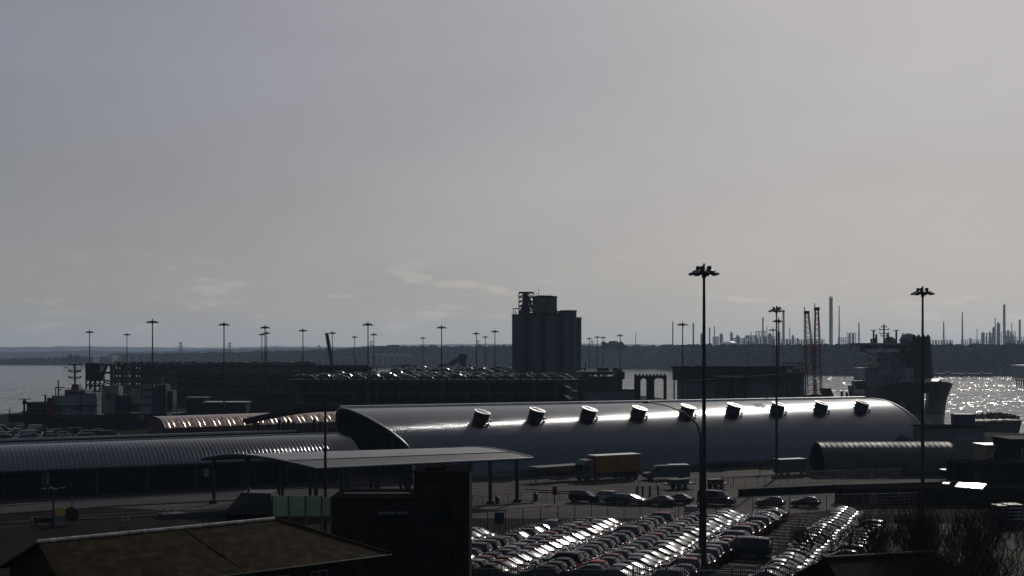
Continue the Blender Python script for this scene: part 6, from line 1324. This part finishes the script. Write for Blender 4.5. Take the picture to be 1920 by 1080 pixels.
# small sheds and lit rails on the quay behind the brown roof
for px0, px1, py, d, lb, m_ in [(383, 462, 753.5, 320, 'open shelter with a bright thin roof edge right of the ships', 'trim'), (350, 384, 745, 325, 'grey hut just left of the bright-edged shelter', 'grey_paint'), (462, 535, 742, 330, 'dark low sheds under the long car deck', 'roof_dark')]: hut('quay_shed', lb, 'shed', px0, px1, py, d, 5, 'concrete_dark' if m_ != 'trim' else 'dark_steel', m_)
# ---- barge of rubble, blue container, red ladder vessel on the right
D0 = 338; t = thing('rubble_barge', 'dark barge heaped with rubble in the bright water at the right', 'barge', (X(1826, D0), D0, -2.5)); f = lambda px: X(px, D0) - X(1826, D0)
mb = MB().slab([(f(1826), 0, -1), (f(1908), 0, -1), (f(1916), 0, Z(789, D0) + 2.5), (f(1824), 0, Z(792, D0) + 2.5)], (0, 9, 0)); mb.build('hull', M['green_paint'], t); MB().bar((f(1824), -.1, Z(792, D0) + 2.5), (f(1916), -.1, Z(788.5, D0) + 2.5), .25).build('rim', M['galv'], t); mb = MB(); r_ = random.Random(4)
for k in range(150): x = r_.uniform(f(1836), f(1912)); q = .5 + .9 * math.exp(-((x - f(1865)) / 2.6) ** 2) + .9 * math.exp(-((x - f(1898)) / 2.4) ** 2); vs, fs = r_.choice(BL); s_ = r_.uniform(.3, .8); y = r_.uniform(1, 8); mb.add([(x + v.x * s_, y + v.y * s_, 5.0 + q * r_.uniform(-.2, 1.0) * (1 - abs(y - 4.5) / 5) + v.z * s_ * .7) for v in vs], fs)
mb.build('rubble', M['rust'], t)
D0 = 310; t = thing('site_container', 'dark blue container on the quay between the ship and the barge', 'container', (X(1790, D0), D0, 0)); w = X(1828, D0) - X(1790, D0); h = Z(776.5, D0)
mb = MB().bx(0, w, 0, 2.5, .15, h)
for k in range(20): mb.bx(w * k / 20, w * k / 20 + .12, -.05, 0, .3, h - .2)
mb.build('shell', M['blue_paint'], t); mb = MB()
for x in (-.05, w - .1): mb.bx(x, x + .15, -.07, 2.57, 0, h + .03)
mb.each('corner_post', M['black'], t)
mb = MB(); t = thing('spoil_heap', 'low brown rubble heap on the quay left of the blue container', 'rubble heap', (X(1776, 312), 312, 0)); 
for k in range(60): a, q = r_.random() * 6.28, r_.random() ** .5 * 2.6; vs, fs = r_.choice(BL); s_ = r_.uniform(.25, .6); mb.add([(q * math.cos(a) + v.x * s_, q * math.sin(a) + v.y * s_, max(0, 1.9 * (1 - q / 3) + v.z * s_)) for v in vs], fs)
mb.build('rubble', M['rust'], t)
D0 = 268; t = thing('red_gantry', 'red inclined ladder frame with yellow treads near the right edge', 'gangway', (X(1852, D0), D0, 0)); f = lambda px: X(px, D0) - X(1852, D0)
mb = MB().slab([(f(1864), 0, Z(833, D0)), (f(1872), 0, Z(833, D0)), (f(1880), 0, Z(818, D0)), (f(1869), 0, Z(818, D0))], (0, 1.5, 0)); mb.bx(f(1880), f(1920), 0, .3, Z(819.5, D0), Z(818, D0))
for k in range(6): mb.bar((f(1882 + k * 7), 0, 0), (f(1882 + k * 7), 0, Z(819, D0)), .22)
mb.bx(f(1893), f(1897), .1, .6, 0, Z(820, D0)); mb.build('frame', M['red_paint'], t); mb = MB()
for k in range(4): mb.bar((f(1877 + k * 4), -.1, Z(831, D0)), (f(1880 + k * 4), -.1, Z(825, D0)), .16); mb.bar((f(1877), -.12, Z(826 + 2 * k, D0)), (f(1891), -.12, Z(826 + 2 * k, D0)), .1)
mb.build('tread', M['yellow'], t); mb = MB()
for k in range(9): mb.bar((f(1846 + k * 2.4), .5, 0), (f(1846 + k * 2.4), .5, Z(818, D0)), .09)
mb.build('railing', M['galv'], t)
for px, py, d, L_, lb in [(1806, 852, 196, 3.6, 'small dark boat on a trailer with pale gear beside the grey building'), (1838, 866, 190, 4.2, 'pale flat trailer below the blue bay of the hut')]:
    t = thing('boat_trailer', lb, 'boat trailer', (X(px, d), d, 0), .1); o, dk, _r = hull(t, [(0, .1, .1, 1.9, .3), (1, .7, .4, 1.8, 0), (L_, .9, .7, 1.7, 0)], m='black'); [setattr(v, 'co', Vector((v.co.x, v.co.y, max(v.co.z, .7)))) for v in o.data.vertices]; dk.build('deck', M['trim'], t); mb = MB().bx(-L_, .5, -.5, .5, .45, .6); mb.build('chassis', M['galv'], t); wheels(t, (-L_ * .55,), .95, .33)
t = thing('parked_lorry', 'small dark lorry with pale slats parked low at the right edge', 'lorry', (X(1885, 140), 142, 0), .05); MB().bx(0, 1.1, 0, 2, .5, 2.5).build('cab', M['black'], t); MB().bx(.1, 1.0, -.03, .02, 1.6, 2.3).build('windscreen', M['car_glass'], t); mb = MB()
for k in range(4): mb.bx(1.2, 1.3 + 1.6, -.02, .04, .9 + k * .42, 1.0 + k * .42)
mb.build('slat', M['trim'], t); MB().bx(1.15, 3.0, .05, 2, .6, 2.6).build('body', M['black'], t); wheels(t, (.5, 2.3), 1.0, .4)

# ================================================================== BARE TREES, SHRUBS
def bare_tree(px, d, ytop, label, seed, spread=.55, multi=1, twig=5):
    r = random.Random(seed); t = thing('bare_tree', label, 'tree', (X(px, d), d, 0), r.random() * 6, 'bare winter trees at the right'); H = Z(ytop, d); tr = MB(); cr = MB()
    def grow(mb, p, dr, L_, rad, lev):
        n = 4; pts = [p]; q = dr.copy()
        for k in range(n):
            q = (q + Vector((r.uniform(-1, 1), r.uniform(-1, 1), r.uniform(-.3, .9))) * .13).normalized(); pts.append(pts[-1] + q * L_ / n)
        rads = [max(.013, rad * (1 - .45 * k / n)) for k in range(n + 1)]
        mb.tube(pts, rads, 6 if lev == 0 else (4 if lev < 3 else 3), cap=False)
        if lev >= twig: return
        nk = r.choice((3, 4)) if lev < 3 else r.choice((2, 3, 3))
        for k in range(nk):
            f = r.uniform(.45, 1.0) if k else 1.0; i = min(int(f * n), n); b_ = pts[i]
            ax = Vector((r.uniform(-1, 1), r.uniform(-1, 1), r.uniform(-.1, .6))).normalized()
            nd = (q * (1.0 - spread * .5) + ax * spread * (1.05 if k else .45) + Vector((0, 0, .08))).normalized()
            grow(cr if lev >= 0 else mb, b_, nd, L_ * r.uniform(.64, .84), rads[i] * r.uniform(.55, .72), lev + 1)
    for k in range(multi):
        a = Vector((r.uniform(-.35, .35), r.uniform(-.35, .35), 1)).normalized() if multi > 1 else Vector((r.uniform(-.08, .08), r.uniform(-.08, .08), 1)).normalized()
        grow(tr, Vector((r.uniform(-.2, .2) * (multi > 1), r.uniform(-.2, .2) * (multi > 1), 0)), a, H * .33, H * .018 / (1 if multi == 1 else 1.4), 0)
    tr.build('trunk', M['bark'], t); cr.build('crown', M['bark'], t)
for a in [(1590, 100, 940, 'leftmost bare tree over the flashing cars at the right', 31, .6, 2), (1640, 108, 950, 'bare shrubby tree between the flashing row and the small tiled roof', 32, .6, 3), (1700, 97, 925, 'tall bare tree left of the second mast behind the tiled roof', 33, .5, 2), (1762, 92, 915, 'large spreading bare tree right of the small tiled roof', 34, .5, 3),
          (1815, 96, 930, 'many-stemmed bare tree right of the largest one', 35, .55, 3), (1868, 94, 925, 'bare tree second from the right edge', 36, .5, 2), (1915, 90, 920, 'bare tree cut off by the right edge of the view', 37, .5, 2), (1728, 118, 950, 'thin bare tree directly behind the second mast', 38, .6, 2),
          (1520, 112, 965, 'sparse low bare tree over the painted bays', 39, .7, 2), (1788, 86, 985, 'low bare tree in front at the bottom right', 40, .7, 3), (1660, 90, 1000, 'low bare bush beside the ridge of the small tiled roof', 41, .75, 3), (1850, 84, 1000, 'low bare bush at the bottom right corner', 42, .7, 3)]: bare_tree(*a)
t = thing('ivy_tree', 'dark ivy-covered tree against the brick stair tower', 'tree', (X(835, 90), 90, 0)); r_ = random.Random(3); H = Z(925, 90)
MB().tube([(0, 0, 0), (.1, 0, H * .5), (0, .1, H * .9)], [.25, .18, .06], 8).build('trunk', M['bark'], t); mb = MB()
for k in range(1500):
    z = r_.uniform(.4, H); q = (1.5 * (1 - (z / H) ** 5) + .3) * (.75 + .3 * math.sin(z * 2.1) + .2 * math.sin(z * 5.3)) * r_.random() ** .5; a = r_.random() * 6.28; c = Vector((q * math.cos(a), q * math.sin(a), z)); u = Vector((r_.uniform(-1, 1), r_.uniform(-1, 1), r_.uniform(-1, 1))).normalized() * r_.uniform(.08, .18); w_ = u.cross(Vector((r_.uniform(-1, 1), r_.uniform(-1, 1), r_.uniform(-1, 1)))).normalized() * u.length * .8
    mb.add([c - u, c + w_, c + u, c - w_], [(0, 1, 2, 3)])
mb.build('crown', mat('ivy_leaf', (.008, .009, .005), 1.0, var=.4, scale=2, spec=0.0), t)
mb = MB(); r_ = random.Random(8)
for k in range(5200):
    p = Vector((r_.uniform(X(1500, 100), X(1990, 110)), r_.uniform(88, 142), 0)); h = r_.uniform(.15, .6); q = Vector((r_.uniform(-.3, .3), r_.uniform(-.3, .3), 1)) * h; s_ = Vector((r_.uniform(-.04, .04), r_.uniform(-.04, .04), 0)); mb.add([p - s_, p + s_, p + q], [(0, 1, 2)])
tag(mb.build('rough_grass', mat('dry_grass', (.034, .027, .017), .9, var=.4, scale=.5)), 'dry rough grass under the bare trees', 'grass', kind='stuff')
mb = MB(); mb.prism([(X(1490, 100) + 6, 84), (X(1990, 84), 84), (X(1990, 145), 145), (X(1640, 145), 145)], .003, .02); tag(mb.build('verge', mat('verge_soil', (.026, .021, .015), .95, var=.5, scale=.6, detail=8)), kind='structure')

# ================================================================== HAZE
mb = MB().bx(-9000, 9000, -40, 9800, -8, 190); hz = mb.build('haze', [])
hm = bpy.data.materials.new('haze'); hm.use_nodes = True; t_ = hm.node_tree; t_.nodes.clear(); o_ = t_.nodes.new('ShaderNodeOutputMaterial'); v_ = t_.nodes.new('ShaderNodeVolumePrincipled')
v_.inputs['Density'].default_value = 0.000062; v_.inputs['Color'].default_value = (0.58, 0.77, 1.0, 1); v_.inputs['Anisotropy'].default_value = 0.35
t_.links.new(v_.outputs[0], o_.inputs['Volume']); hz.data.materials.clear(); hz.data.materials.append(hm); tag(hz, kind='stuff')
